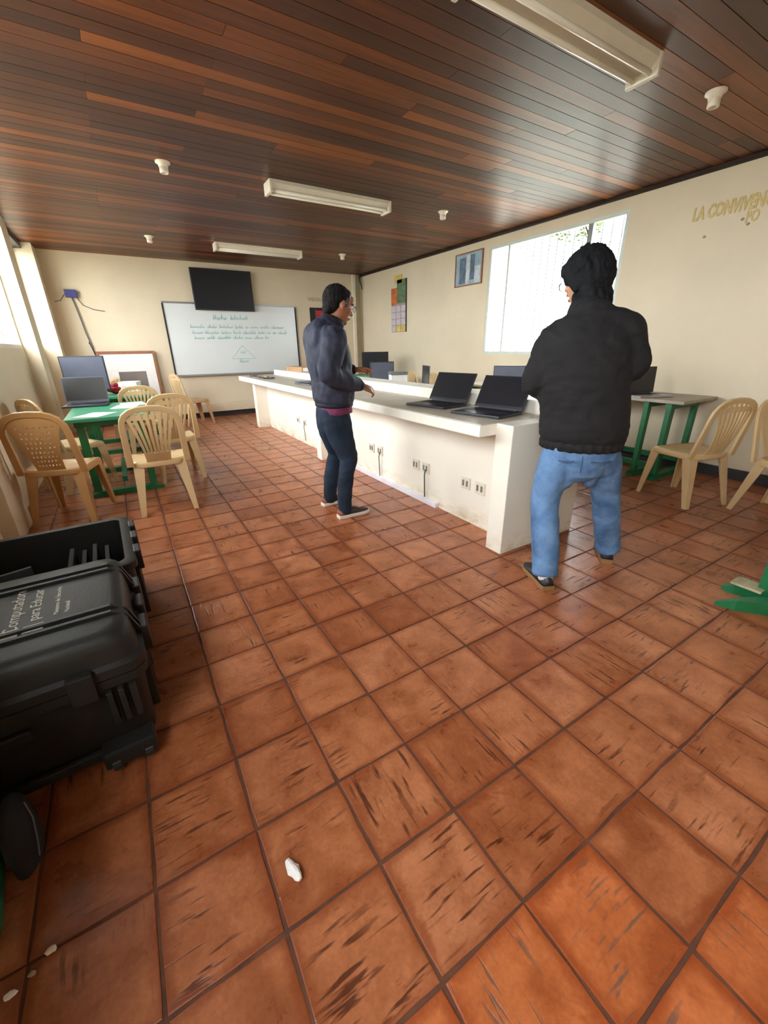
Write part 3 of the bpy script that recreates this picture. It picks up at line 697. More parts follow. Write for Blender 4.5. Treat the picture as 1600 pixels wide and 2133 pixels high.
# right side tables
laptop((4.345, 2.15, 0.76), az(20), 'open silver laptop on the grey topped table behind the man in black', lid_m='black_plastic', base_m='silver', w=0.36, d=0.25, tilt=4)
monitor((4.30, 3.86, 0.74), az(60), 'dark monitor under the barred window, half hidden by the man in black', w=0.42, h=0.26, top=0.26, m='slate')
t = empty('box', (4.32, 3.62, 0.74), az(60), 'small white box in front of the monitor under the window', 'box'); B(-0.09, 0.09, -0.05, 0.05, 0, 0.05, b=0.004).build('carton', M['silver'], t); B(-0.07, 0.07, -0.0525, -0.0502, 0.012, 0.038).build('label_strip', M['slate'], t)
monitor((3.20, 5.25, 0.74), az(24), 'slate monitor on the table behind the counter, right of the standing man', w=0.34, h=0.27, top=0.31, m='slate')
laptop((3.20, 4.42, 0.74), az(112), 'narrow slate laptop seen nearly edge on behind the counter', lid_m='slate', base_m='slate', w=0.34, d=0.26, tilt=2)
t = empty('box', (3.22, 4.86, 0.74), az(20), 'white box with grey lid on the table behind the counter', 'box'); B(-0.11, 0.11, -0.09, 0.09, 0, 0.15, b=0.004).build('carton', M['paper'], t); B(-0.115, 0.115, -0.095, 0.095, 0.1505, 0.19, b=0.004).build('lid', M['grey_metal'], t)
monitor((4.12, 7.0, 0.74), az(24), 'black monitor in the far right corner behind the man in navy', w=0.50, h=0.32, top=0.42)
# counter clutter at its far end
t = empty('box', (2.40, 6.45, CT + 0.085), az(85), 'brown cardboard box on the far end of the counter curb', 'box')
B(-0.28, 0.28, -0.08, 0.08, 0, 0.07, b=0.004).build('carton', M['cardboard'], t); B(-0.27, 0.27, -0.012, 0.012, 0.0702, 0.0715).build('tape', M['pale_wood'], t); B(0.2805, 0.282, -0.06, 0.06, 0.01, 0.06).build('label_patch', M['paper'], t)
t = laptop((2.02, 5.05, CT), az(80), 'closed flat dark laptop on the counter left of the man in navy', lid_m='slate', base_m='slate', tilt=-88, keys=False)
cols = ['slate', 'black_plastic', 'grey_metal', 'maroon', 'slate', 'crumb', 'black_plastic', 'paper', 'slate', 'key']
names = ['slate blue', 'black', 'grey', 'maroon', 'greyish blue', 'yellow', 'glossy black', 'white', 'dusty blue', 'dull black']
for k in range(10):
    t = empty('marker_pen', (1.86 + 0.03 * (k % 3), 7.10 - 0.085 * k, CT + 0.001), az(40 + 15 * (k % 4)), '%s marker pen on the far end of the counter, %s from the end' % (names[k], ['first', 'second', 'third', 'fourth', 'fifth', 'sixth', 'seventh', 'eighth', 'ninth', 'tenth'][k]), 'pen', 'marker pens on the counter')
    MB().tube([(-0.07, 0, 0.011), (0.0, 0, 0.011), (0.04, 0, 0.011)], 0.011, 8).build('barrel', M[cols[k]], t); MB().tube([(0.0405, 0, 0.011), (0.06, 0, 0.011), (0.08, 0, 0.011)], [0.0105, 0.010, 0.008], 8).build('cap', M['black_plastic'], t)

# ------------------------------------------------------------------ monobloc plastic chairs
def arch(u):                     # back frame centre line; u 0..1 from the left foot of the arch over the top to the right
    W, H0, H1 = 0.205, 0.40, 0.845
    if u < 0.34: f = u / 0.34; x = -W + 0.01 * f; z = H0 + (0.70 - H0) * f
    elif u > 0.66: f = (1 - u) / 0.34; x = W - 0.01 * f; z = H0 + (0.70 - H0) * f
    else:
        a = PI * (1 - (u - 0.34) / 0.32); x = (W - 0.01) * math.copysign(abs(math.cos(a)) ** 0.75, math.cos(a)); z = 0.70 + (H1 - 0.70) * abs(math.sin(a)) ** 0.8
    return x, z
def back_y(z, x=0.0): return -0.185 - 0.20 * (z - 0.40) - 0.035 * math.sin(max(0, (z - 0.40)) / 0.45 * PI) * (1 - (x / 0.21) ** 2)
def chair(label, m, perforated=False):
    t = empty('plastic_chair', (0, 0, 0), 0, label, 'chair', 'plastic chairs')
    # seat: rounded, slightly dished, with a turned-down rim
    n = 28; rings = []
    for sc, z in ((1.0, 0.385), (1.015, 0.415), (0.98, 0.432), (0.9, 0.428), (0.6, 0.418), (0.2, 0.414)):
        ring = []
        for k in range(n):
            a = 2 * PI * k / n; cx = math.copysign(abs(math.cos(a)) ** 0.45, math.cos(a)); sy = math.copysign(abs(math.sin(a)) ** 0.45, math.sin(a))
            hw = 0.205 + 0.015 * (sy > 0) * sy
            ring.append((cx * hw * sc, sy * 0.20 * sc, z - 0.02 * max(0, sy - 0.75) * 3 * (z > 0.4)))
        rings.append(ring)
    b = MB(); b.loft(rings, cap=False); b.add(rings[-1], [tuple(range(n))])
    inner = [[(x * 0.97, y * 0.97, z - 0.006) for x, y, z in r] for r in rings]
    b.loft(inner[::-1], cap=False); b.add(inner[-1], [tuple(range(n - 1, -1, -1))])
    b.loft([rings[0], inner[0]], cap=False)
    b.build('seat', m, t, True)
    # back frame, a channel bar bent into an arch
    P = []; side = []
    for k in range(33):
        x, z = arch(k / 32); P.append((x, back_y(z, x), z))
    b = MB(); dirs = []
    for k in range(33):
        d = Vector(P[min(k + 1, 32)]) - Vector(P[max(k - 1, 0)]); dirs.append(tuple(d.cross(Vector((0, 1, 0.2))).normalized()))
    b.strip(P, dirs, [0.050 - 0.008 * math.sin(PI * k / 32) for k in range(33)], 0.022)
    bk = b.build('backrest', m, t)
    bv = bk.modifiers.new('round', 'BEVEL'); bv.width = 0.005; bv.segments = 2; bv.limit_method = 'ANGLE'
    def splat(u, z):             # half width of the fanned splat at height z
        f = max(0.0, (z - 0.43) / (0.82 - 0.43)); return u * (0.078 + 0.085 * f ** 1.6)
    if not perforated:
        for k in range(8):
            u = (k - 3.5) / 3.5; pts = []; ws = []
            for q in range(9):
                f = q / 8; zt = 0.838 - 0.055 * abs(u) ** 2.2; z = 0.415 + (zt - 0.415) * f; x = splat(u, z); pts.append((x, back_y(z, x), z)); ws.append(0.0125 + 0.013 * f)
            MB().strip(pts, (1, 0, 0), ws, 0.009).build('slat', m, bk)
        # solid lower and upper bands joining the slats
        for z0, z1 in ((0.415, 0.50), (0.76, 0.80)):
            g = []
            for z in (z0, (z0 + z1) / 2, z1):
                g.append([(splat(u, z) * 1.12, back_y(z, splat(u, z)) + s, z) for s in (-0.002, 0.004) for u in ((-1, -0.5, 0, 0.5, 1) if s < 0 else (1, 0.5, 0, -0.5, -1))])
            MB().loft(g).build('slat_band', m, bk)
    else:
        nx, nz = 26, 34; bm = bmesh.new(); vs = {}
        for j in range(nz + 1):
            z = 0.415 + (0.815 - 0.415) * j / nz
            for i in range(nx + 1):
                x = splat((i / nx) * 2 - 1, z) * 1.15; vs[i, j] = bm.verts.new((x, back_y(z, x), z + (0.012 * (1 - (2 * i / nx - 1) ** 2) if j == nz else 0)))
        for j in range(nz):
            for i in range(nx):
                if 2 < i < nx - 3 and 2 < j < nz - 4 and i % 3 == (1 if (j // 3) % 2 else 2) and j % 3 == 1: continue
                bm.faces.new((vs[i, j], vs[i + 1, j], vs[i + 1, j + 1], vs[i, j + 1]))
        bmesh.ops.recalc_face_normals(bm, faces=bm.faces[:])
        bmesh.ops.solidify(bm, geom=bm.faces[:], thickness=0.006); me = bpy.data.meshes.new('perforated_panel'); bm.to_mesh(me); bm.free(); me.materials.append(m)
        link('perforated_panel', me, bk)
    # legs: L-section, wide at the top and tapering to the foot
    for sx in (-1, 1):
        for front in (0, 1):
            top = Vector((sx * (0.198 if front else 0.188), 0.175 if front else -0.175, 0.418)); bot = Vector((sx * 0.212, 0.225 if front else -0.265, 0.0))
            rings = []
            for f in (0, 0.25, 0.6, 0.96, 1.0):
                p = top.lerp(bot, f); w = 0.078 * (1 - f) + 0.036 * f; tk = 0.010; s = -1 if front else 1
                L = [(0, 0), (w, 0), (w, tk), (tk, tk), (tk, w), (0, w)]
                rings.append([(p.x - sx * a_, p.y + s * b_, p.z) for a_, b_ in L])
            MB().loft(rings).build('leg', m, t)
    return t
def place(c, x, y, a): c.location = (x, y, 0); c.rotation_euler = (0, 0, az(a)); return c
place(chair('tan plastic chair with pierced back nearest the left wall, in front of the green table', M['tan'], True), -0.525, 3.97, 16)
proto = place(chair('beige slat back plastic chair nearest the camera on the left, facing the green table', M['beige']), 0.13, 3.83, 2)
for (x, y, a, lb) in (
        (0.325, 4.72, -4, 'beige slat back plastic chair directly behind the nearest beige one, right of the green table'),
        (-0.53, 4.90, 58, 'beige plastic chair squeezed between green table and left window wall'),
        (1.02, 8.12, 72, 'beige plastic chair alone under the left corner of the whiteboard'),
        (0.14, 6.00, 2, 'beige plastic chair between the two green tables, its back before the brown laptop'),
        (-0.02, 7.62, 186, 'beige plastic chair behind the red cloth, facing the camera'),
        (3.91, 1.50, 17, 'beige plastic chair turned sideways before the grey topped right table'),
        (4.075, 0.84, 195, 'beige plastic chair cut off by the right edge, back to back with the sideways one'),
        (4.42, 5.85, 96, 'beige plastic chair back farthest left of the row seen over the counter'),
        (4.42, 5.22, 96, 'beige plastic chair back over the counter, left of the second laptop lid'),
        (2.95, 3.72, 60, 'beige plastic chair just behind the counter, between the two black laptop lids'),
        (4.05, 4.35, 96, 'beige plastic chair back seen above the lid of the nearest black laptop')):
    c = place(dup(proto), x, y, a); c['label'] = lb
t = empty('pouch', (3.99, 0.88, 0.433), az(20), 'small green and orange packet lying on the seat of the right edge chair', 'packet')
B(-0.06, 0.06, -0.08, 0.08, 0.002, 0.03, b=0.008).build('wrapper', M['green'], t); B(-0.035, 0.035, -0.05, 0.03, 0.0302, 0.032).build('printed_label', M['crumb'], t)

# ------------------------------------------------------------------ black transport cases
def rrect(x0, x1, y0, y1, r, z, n=4):
    out = []
    for (cx, cy_, a0) in ((x1 - r, y1 - r, 0), (x0 + r, y1 - r, 90), (x0 + r, y0 + r, 180), (x1 - r, y0 + r, 270)):
        for k in range(n + 1):
            a = math.radians(a0 + 90 * k / n); out.append((cx + r * math.cos(a), cy_ + r * math.sin(a), z))
    return out
def case_body(t, X, Y, H, open_=False):
    r = 0.05
    b = MB(); rings = [rrect(-X + 0.03, X - 0.03, -Y + 0.03, Y - 0.03, r, 0.012), rrect(-X + 0.012, X - 0.012, -Y + 0.012, Y - 0.012, r, 0.05),
                       rrect(-X + 0.004, X - 0.004, -Y + 0.004, Y - 0.004, r, H - 0.045), rrect(-X - 0.012, X + 0.012, -Y - 0.012, Y + 0.012, r, H - 0.035), rrect(-X - 0.012, X + 0.012, -Y - 0.012, Y + 0.012, r, H - 0.004)]
    if open_:
        rings += [rrect(-X - 0.004, X + 0.004, -Y - 0.004, Y + 0.004, r, H), rrect(-X + 0.03, X - 0.03, -Y + 0.03, Y - 0.03, r * 0.7, H), rrect(-X + 0.032, X - 0.032, -Y + 0.032, Y - 0.032, r * 0.7, H - 0.03), rrect(-X + 0.05, X - 0.05, -Y + 0.05, Y - 0.05, r * 0.6, 0.05)]
    b.loft(rings); b.build('body', M['case'], t, 'auto')
    # ribs on the walls
    for s in (-1, 1):
        for q in (-0.55, -0.2, 0.2, 0.55):
            MB().box(s * X - 0.012, s * X + 0.012, q * Y - 0.018, q * Y + 0.018, 0.06, H - 0.05, b=0.006).build('wall_rib', M['case'], t)
def latch(t, x, y, z, out):
    MB().box(x - 0.032, x + 0.032, y - 0.006 if out[1] > 0 else y - 0.022, y + 0.022 if out[1] > 0 else y + 0.006, z - 0.075, z + 0.02, b=0.005).build('latch', M['case'], t) if out[1] else MB().box(x - 0.006 if out[0] > 0 else x - 0.022, x + 0.022 if out[0] > 0 else x + 0.006, y - 0.045, y + 0.045, z - 0.075, z + 0.02, b=0.005).build('latch', M['case'], t)
# closed case
CX, CYc, HX, HY, HB = -0.485, 1.545, 0.345, 0.305, 0.335
t = empty('equipment_case', (CX, CYc, 0), az(-2), 'closed black ribbed equipment case with pale printed lid in the lower left', 'case', 'black equipment cases')
case_body(t, HX, HY, HB)
lid = MB(); z0 = HB + 0.001
lid.loft([rrect(-HX - 0.014, HX + 0.014, -HY - 0.014, HY + 0.014, 0.055, z0), rrect(-HX - 0.014, HX + 0.014, -HY - 0.014, HY + 0.014, 0.055, z0 + 0.03), rrect(-HX + 0.0, HX - 0.0, -HY + 0.0, HY - 0.0, 0.06, z0 + 0.04),
          rrect(-HX + 0.006, HX - 0.006, -HY + 0.006, HY - 0.006, 0.06, z0 + 0.085), rrect(-HX + 0.010, HX - 0.010, -HY + 0.010, HY - 0.010, 0.06, z0 + 0.110), rrect(-HX + 0.022, HX - 0.022, -HY + 0.022, HY - 0.022, 0.06, z0 + 0.128), rrect(-HX + 0.05, HX - 0.05, -HY + 0.05, HY - 0.05, 0.05, z0 + 0.134)])
lo = lid.build('lid', M['case'], t, 'auto')
ZL = z0 + 0.134
for yy in (-0.155, 0.175):       # double raised ribs across the lid, running over its ends
    for k in (-1, 1):
        q = yy + k * 0.020
        MB().strip([(-HX - 0.012, q, z0 + 0.04), (-HX + 0.014, q, z0 + 0.115), (-HX + 0.05, q, ZL + 0.003), (0, q, ZL + 0.004), (HX - 0.05, q, ZL + 0.003), (HX - 0.014, q, z0 + 0.115), (HX + 0.012, q, z0 + 0.04)], (0, 1, 0), 0.014, 0.012).build('lid_rib', M['case'], lo)
for (x, y, ox) in ((0.19, -HY - 0.014, (0, -1)), (-0.18, -HY - 0.014, (0, -1)), (HX + 0.014, -0.13, (1, 0)), (HX + 0.014, 0.02, (1, 0)), (HX + 0.014, 0.17, (1, 0))): latch(t, x, y, HB + 0.03, ox)
for (y) in (-0.13, 0.02, 0.17): MB().tube([(HX + 0.030, y - 0.04, HB + 0.045), (HX + 0.030, y, HB + 0.045), (HX + 0.030, y + 0.04, HB + 0.045)], 0.004, 8).build('latch_pin', M['steel'], t)
# fold-down carrying handle brackets on the front wall and the wheels at its right
for x in (0.245, 0.275, 0.305): B(x - 0.008, x + 0.008, -HY - 0.03, -HY + 0.004, HB - 0.16, HB - 0.04, b=0.003).build('handle_bracket', M['case'], t)
B(-0.29, 0.29, -HY - 0.02, -HY - 0.001, 0.05, 0.085, b=0.006).build('lower_rib', M['case'], t)
B(-0.29, 0.05, -HY - 0.016, -HY - 0.001, HB - 0.11, HB - 0.075, b=0.006).build('upper_rib', M['case'], t)
B(0.18, 0.325, -HY - 0.05, -HY + 0.02, 0.03, 0.09, b=0.008).build('wheel_housing', M['case'], t)
for x in (0.195, 0.285):
    w = MB(); w.loft([[(x, -HY - 0.02 + rr * math.cos(a * PI / 8), 0.036 + rr * math.sin(a * PI / 8)) for a in range(16)] for x, rr in ((x, 0.026), (x + 0.004, 0.035), (x + 0.026, 0.035), (x + 0.03, 0.026))]); w.build('wheel', M['black_plastic'], t, False)
    MB().tube([(x - 0.006, -HY - 0.02, 0.036), (x + 0.015, -HY - 0.02, 0.036), (x + 0.036, -HY - 0.02, 0.036)], 0.004, 8).build('axle', M['steel'], t)
for x in (-0.27,): B(x - 0.04, x + 0.04, -HY + 0.04, HY - 0.04, 0.0, 0.0125).build('skid', M['case'], t)
B(0.24, 0.30, HY - 0.12, HY - 0.04, 0.0, 0.0125).build('skid', M['case'], t)
# printed lettering: the lines run along the depth of the case, plus a pale cable-and-plug mark
for s, x, y, size in (('Computadores', 0.055, -0.125, 0.050), ('para Educar', 0.105, -0.085, 0.044), ('Ministerio de Educación', 0.155, -0.085, 0.020), ('Nacional', 0.183, -0.085, 0.020)):
    me = text_mesh(s, size, depth=0.0006); me.materials.append(M['print']); o = link('lettering', me, lo, (x, y, ZL + 0.0008)); o.rotation_euler = (0, 0, PI / 2)
B(-0.10, -0.031, -0.132, -0.119, ZL + 0.0002, ZL + 0.0016).build('plug_mark', M['print'], lo); B(-0.03, 0.06, -0.152, -0.108, ZL + 0.0002, ZL + 0.0016).build('plug_mark', M['print'], lo); B(0.07, 0.12, -0.148, -0.110, ZL + 0.0002, ZL + 0.0016).build('plug_mark', M['print'], lo)
# open case behind it, its lid taken off
HX2, HY2, H2 = 0.345, 0.31, 0.40
t = empty('equipment_case', (-0.475, 2.19, 0), az(-2), 'open empty looking black equipment case behind the closed one, dividers inside', 'case', 'black equipment cases')
case_body(t, HX2, HY2, H2, True)
B(-HX2 + 0.052, HX2 - 0.052, -HY2 + 0.052, HY2 - 0.052, 0.051, 0.09).build('foam_floor', M['case_in'], t)
for k in range(4): B(0.10 + k * 0.045, 0.118 + k * 0.045, -HY2 + 0.054 + 0.02 * k, 0.06, 0.091, 0.375 - 0.02 * (k % 2), b=0.003).build('divider', M['case_in'], t)
o = B(-0.24, -0.02, -0.012, 0.012, 0.0, 0.29, b=0.004).build('loose_panel', M['black_plastic'], t, loc=(0, -0.10, 0.0912)); o.rotation_euler = (-0.2, 0, 0.25)
for (y) in (-0.16, 0.02, 0.18): latch(t, HX2 + 0.012, y, H2 - 0.02, (1, 0)); MB().tube([(HX2 + 0.03, y - 0.04, H2 - 0.012), (HX2 + 0.03, y, H2 - 0.012), (HX2 + 0.03, y + 0.04, H2 - 0.012)], 0.004, 8).build('latch_pin', M['steel'], t)

# bag beside the left table post
t = empty('bag', (-0.466, 1.06, 0), 0, 'small black bag standing beside the green table leg at the lower left edge', 'bag')
rings = [[(rx * math.cos(2 * PI * k / 18), ry * math.sin(2 * PI * k / 18), z) for k in range(18)] for rx, ry, z in ((0.022, 0.05, 0.0), (0.030, 0.075, 0.02), (0.032, 0.085, 0.09), (0.026, 0.07, 0.16), (0.014, 0.04, 0.20))]
MB().loft(rings).build('sack', M['case_in'], t, True)
MB().tube([(0.033, -0.05, 0.05), (0.036, -0.03, 0.09), (0.034, 0.0, 0.13), (0.024, 0.02, 0.17)], 0.002, 8).build('strap', M['cable'], t)

# ------------------------------------------------------------------ litter on the floor
rn = random.Random(9); b = MB(); rings = []
for i in range(7):
    f = i / 6; ring = []
    for k in range(12):
        a = 2 * PI * k / 12; r = math.sin(PI * (0.12 + 0.76 * f)) * (1 + rn.uniform(-0.2, 0.2)); ring.append((0.014 * r * math.cos(a), -0.03 + 0.06 * f, 0.013 + 0.0125 * r * math.sin(a) * (1 if math.sin(a) > 0 else 0.95)))
    rings.append(ring)
tag(b.loft(rings).build('crumpled_paper', M['paper'], loc=(0.112, 0.652, 0.001)), 'crumpled white paper scrap lying on the tiles near the bottom', 'paper').rotation_euler = (0, 0, 0.25)
def crumb(x, y, m, lb, s=0.014, seed=0, grp=None):
    r_ = random.Random(seed); b = MB(); b.ball((0, 0, 0.006), s, s * 0.7, 0.006, 8, 5); b.v = [(v[0] * r_.uniform(0.7, 1.25), v[1] * r_.uniform(0.7, 1.25), v[2]) for v in b.v]
    tag(b.build('scrap', M[m], loc=(x, y, 0.0)), lb, 'scrap', grp)
crumb(-0.40, 0.80, 'porcelain', 'pale scrap on a tile joint in the bottom left corner, the upper one', 0.011, 2)
crumb(-0.465, 0.76, 'paper', 'pale scrap at the very edge of the bottom left corner', 0.012, 4)
crumb(-0.43, 0.775, 'pale_wood', 'thin pale splinter between two scraps in the bottom left corner', 0.008, 5)
crumb(1.70, 4.66, 'crumb', 'yellow scrap on the floor beside the middle counter pillar', 0.022, 6)
crumb(1.98, 8.45, 'crumb', 'yellow scrap on the floor near the far end of the counter', 0.03, 7)
crumb(0.62, 5.75, 'slate', 'dark scrap on the floor right of the beige chairs', 0.03, 8)

# ------------------------------------------------------------------ people
def remesh(b, name, mat, voxel=0.008, smooth=6, subdiv=0):
    me = b.mesh(name, mat); o = bpy.data.objects.new(name, me); C.objects.link(o)
    m = o.modifiers.new('r', 'REMESH'); m.mode = 'VOXEL'; m.voxel_size = voxel; m.use_smooth_shade = True
    s = o.modifiers.new('s', 'SMOOTH'); s.factor = 0.5; s.iterations = smooth
    bpy.context.view_layer.update()
    me2 = bpy.data.meshes.new_from_object(o.evaluated_get(bpy.context.evaluated_depsgraph_get())); me2.name = name
    bpy.data.objects.remove(o); bpy.data.meshes.remove(me)
    if not me2.materials: me2.materials.append(mat)
    for p in me2.polygons: p.use_smooth = True
    return me2
def limb(b, pts, n=16, side=(1, 0, 0), caps=True):
    """tapered tube; pts: (x, y, z, half width along side, half depth)"""
    P = [Vector(p[:3]) for p in pts]; rings = []
    # resample with a smooth curve
    Q = []; R = []
    for i in range(len(pts) - 1):
        p0, p1, p2, p3 = [Vector(pts[max(0, min(len(pts) - 1, k))]) for k in (i - 1, i, i + 1, i + 2)]
        for q in range(5):
            u = q / 5; v = 0.5 * ((2 * p1) + (p2 - p0) * u + (2 * p0 - 5 * p1 + 4 * p2 - p3) * u * u + (3 * p1 - p0 - 3 * p2 + p3) * u ** 3)
            Q.append(Vector(v[:3])); R.append((v[3], v[4]))
    Q.append(P[-1]); R.append(pts[-1][3:5])
    for i, p in enumerate(Q):
        d = (Q[min(i + 1, len(Q) - 1)] - Q[max(i - 1, 0)]).normalized()
        s = Vector(side); s = (s - d * s.dot(d)).normalized(); t = d.cross(s).normalized()
        rings.append([p + s * math.cos(2 * PI * k / n) * R[i][0] + t * math.sin(2 * PI * k / n) * R[i][1] for k in range(n)])
    if caps:
        def cap(i, sgn):
            d = (Q[1] - Q[0]).normalized() if i == 0 else (Q[-1] - Q[-2]).normalized(); out = []
            for f in (0.5, 0.87):
                out.append([Q[i] + (p - Q[i]) * math.sqrt(1 - f * f) + d * sgn * f * min(R[i]) * 0.8 for p in rings[i]])
            return out
        rings = cap(0, -1)[::-1] + rings + cap(len(Q) - 1, 1)
    b.loft(rings); return b
class V5(Vector): pass
_V = Vector
def limb5(b, pts, **k):
    return limb(b, pts, **k)
# mathutils vectors of size 5 behave the same for + - and scaling
def hand(b, wrist, direction, palm_n, L=0.17, curl=0.5, thumb_side=1):
    """five separate curled fingers and a palm; direction = along the palm, palm_n = out of the palm"""
    d = Vector(direction).normalized(); nrm = Vector(palm_n); nrm = (nrm - d * nrm.dot(d)).normalized(); s = d.cross(nrm).normalized() * thumb_side
    w = Vector(wrist)
    def P(f, side, out): return w + d * f * L + s * side * L + nrm * out * L
    limb(b, [(*P(-0.15, 0, 0), 0.026, 0.019), (*P(0.1, 0, 0), 0.032, 0.017), (*P(0.34, 0, 0), 0.041, 0.016), (*P(0.50, 0, 0.01), 0.040, 0.013)], side=s)
    for k, (side, ln) in enumerate(((0.20, 0.40), (0.07, 0.46), (-0.07, 0.43), (-0.20, 0.34))):
        base = P(0.46, side, 0.0); r = 0.0088 - 0.0006 * (k == 3)
        a = curl * (0.55 + 0.12 * k); p = base; pts = [(*p, r * 1.05, r * 1.05)]; ang = a * 0.5
        for seg, fr in ((0.45, 1.0), (0.32, 0.93), (0.23, 0.82)):
            p = p + (d * math.cos(ang) + nrm * math.sin(ang) + s * side * 0.12) * ln * L * seg; pts.append((*p, r * fr, r * fr)); ang += a
        limb(b, pts, n=8, side=s)
    p0 = P(0.10, 0.16, 0.02); p1 = P(0.26, 0.32, 0.08); p2 = P(0.42, 0.36, 0.15); p3 = P(0.55, 0.33, 0.2)
    limb(b, [(*p0, 0.015, 0.014), (*p1, 0.0125, 0.012), (*p2, 0.0105, 0.010), (*p3, 0.0085, 0.008)], n=8, side=s)
def head(b, c, R, female=False):
    """skull, jaw, nose, brow, ears, lips in one blob; R rotates local (x right, y forward, z up)"""
    def E(p, r, q=None): b.ball(Vector(c) + R @ Vector(p), r[0], r[1], r[2], 18, 12, rot=R if q is None else R @ q)
    E((0, -0.014, 0.035), (0.074, 0.094, 0.082)); E((0, 0.012, -0.012), (0.067, 0.080, 0.088))
    E((0, 0.030, -0.062), (0.050, 0.056, 0.048)); E((0, 0.066, -0.094), (0.024, 0.020, 0.016))
    E((0, 0.078, 0.030), (0.046, 0.014, 0.012)); E((0, 0.070, 0.052), (0.050, 0.020, 0.034))
    rot = Matrix.Rotation(math.radians(24), 3, 'X')
    E((0, 0.094, -0.006), (0.0105, 0.012, 0.026), rot); E((0, 0.103, -0.026), (0.014, 0.014, 0.011)); E((0.011, 0.094, -0.029), (0.008, 0.010, 0.007)); E((-0.011, 0.094, -0.029), (0.008, 0.010, 0.007))
    for s in (-1, 1):
        E((s * 0.040, 0.062, -0.018), (0.020, 0.020, 0.016))
        q = Matrix.Rotation(s * math.radians(-20), 3, 'Z'); E((s * 0.076, -0.006, -0.004), (0.008, 0.020, 0.032), q); E((s * 0.077, 0.002, -0.028), (0.007, 0.010, 0.013), q)
    E((0, 0.082, -0.055), (0.025, 0.014, 0.006)); E((0, 0.081, -0.066), (0.022, 0.013, 0.0065))
def face_parts(root, c, R, body, glasses_m, hair=None):
    def pt(p): return Vector(c) + R @ Vector(p)
    for s in (-1, 1):
        e = MB().ball(pt((s * 0.031, 0.074, 0.010)), 0.0135, 0.0135, 0.0105, 12, 8, rot=R).build('eye', M['eye'], body, True)
        MB().ball(pt((s * 0.031, 0.0845, 0.009)), 0.006, 0.0035, 0.006, 10, 6, rot=R).build('iris', M['iris'], e, True)
        MB().strip([pt((s * 0.013, 0.089, 0.029)), pt((s * 0.032, 0.086, 0.035)), pt((s * 0.052, 0.072, 0.029))], R @ Vector((0, 0, 1)), [0.008, 0.009, 0.004], 0.008).build('eyebrow', M['hair2'], body)
    MB().strip([pt((-0.024, 0.086, -0.060)), pt((-0.01, 0.096, -0.059)), pt((0.01, 0.096, -0.059)), pt((0.024, 0.086, -0.060))], R @ Vector((0, 0, 1)), [0.004, 0.012, 0.012, 0.004], 0.005).build('mouth', M['lips'], body)
    g = empty('glasses', (0, 0, 0)); g.parent = root
    for s in (-1, 1):
        ring = [pt((s * 0.034 + 0.026 * math.cos(a * PI / 10), 0.108 - 0.006 * abs(math.cos(a * PI / 10)), 0.008 + 0.019 * math.sin(a * PI / 10))) for a in range(21)]
        MB().tube(ring, 0.0018, 6).build('rim', M[glasses_m], g)
        MB().loft([[p + R @ Vector((0, dy, 0)) for p in ring[:20]] for dy in (-0.0008, 0.0008)]).build('lens', M['glass'], g)
        MB().tube([pt((s * 0.060, 0.102, 0.012)), pt((s * 0.074, 0.06, 0.014)), pt((s * 0.083, 0.0, 0.012)), pt((s * 0.080, -0.014, -0.002))], 0.002, 6).build('temple', M[glasses_m], g)
    MB().tube([pt((-0.009, 0.107, 0.012)), pt((0, 0.112, 0.015)), pt((0.009, 0.107, 0.012))], 0.0018, 6).build('bridge', M[glasses_m], g)
def shoe(root, pos, heading, upper, sole, accent, L=0.275, lift=0.0):
    """pos: heel on the floor, heading: clockwise from local +Y (degrees)"""
    s = empty('shoe', pos, az(heading)); s.parent = root
    prof = [(0.0, 0.032), (0.03, 0.039), (0.09, 0.038), (0.16, 0.044), (0.22, 0.046), (0.26, 0.034), (L, 0.012)]
    def outl(k, z): return [(w * k, y, z) for y, w in prof] + [(-w * k, y, z) for y, w in prof[::-1]]
    MB().loft([outl(0.94, 0.001), outl(1.03, 0.008), outl(1.03, 0.024), outl(0.98, 0.03)]).build('sole', M[sole], s)
    rings = []
    for y, w, h in ((0.006, 0.026, 0.075), (0.03, 0.034, 0.085), (0.075, 0.036, 0.088), (0.12, 0.037, 0.078), (0.17, 0.041, 0.058), (0.22, 0.042, 0.046), (0.255, 0.032, 0.038), (L - 0.006, 0.012, 0.032)):
        rings.append([(w * math.cos(a * PI / 10), y, 0.0285 + (h - 0.028) * math.sin(a * PI / 10)) for a in range(11)])
    MB().loft(rings).build('upper', M[upper], s, True)
    MB().loft([[(x * 1.03, y, z) for x, y, z in r] for r in [[(w * math.cos(a * PI / 10), y, 0.029 + (h - 0.03) * math.sin(a * PI / 10)) for a in range(11)] for y, w, h in ((0.002, 0.026, 0.072), (0.02, 0.034, 0.078), (0.04, 0.035, 0.07))]]).build('heel_patch', M[accent], s, True)
    b = MB()
    for k in range(4): b.tube([(-0.02, 0.115 + k * 0.018, 0.078 - k * 0.005), (0, 0.12 + k * 0.018, 0.084 - k * 0.006), (0.02, 0.115 + k * 0.018, 0.078 - k * 0.005)], 0.0028, 5)
    o = b.build('laces', M['black_plastic'], s); o['kind'] = 'stuff'
    return s
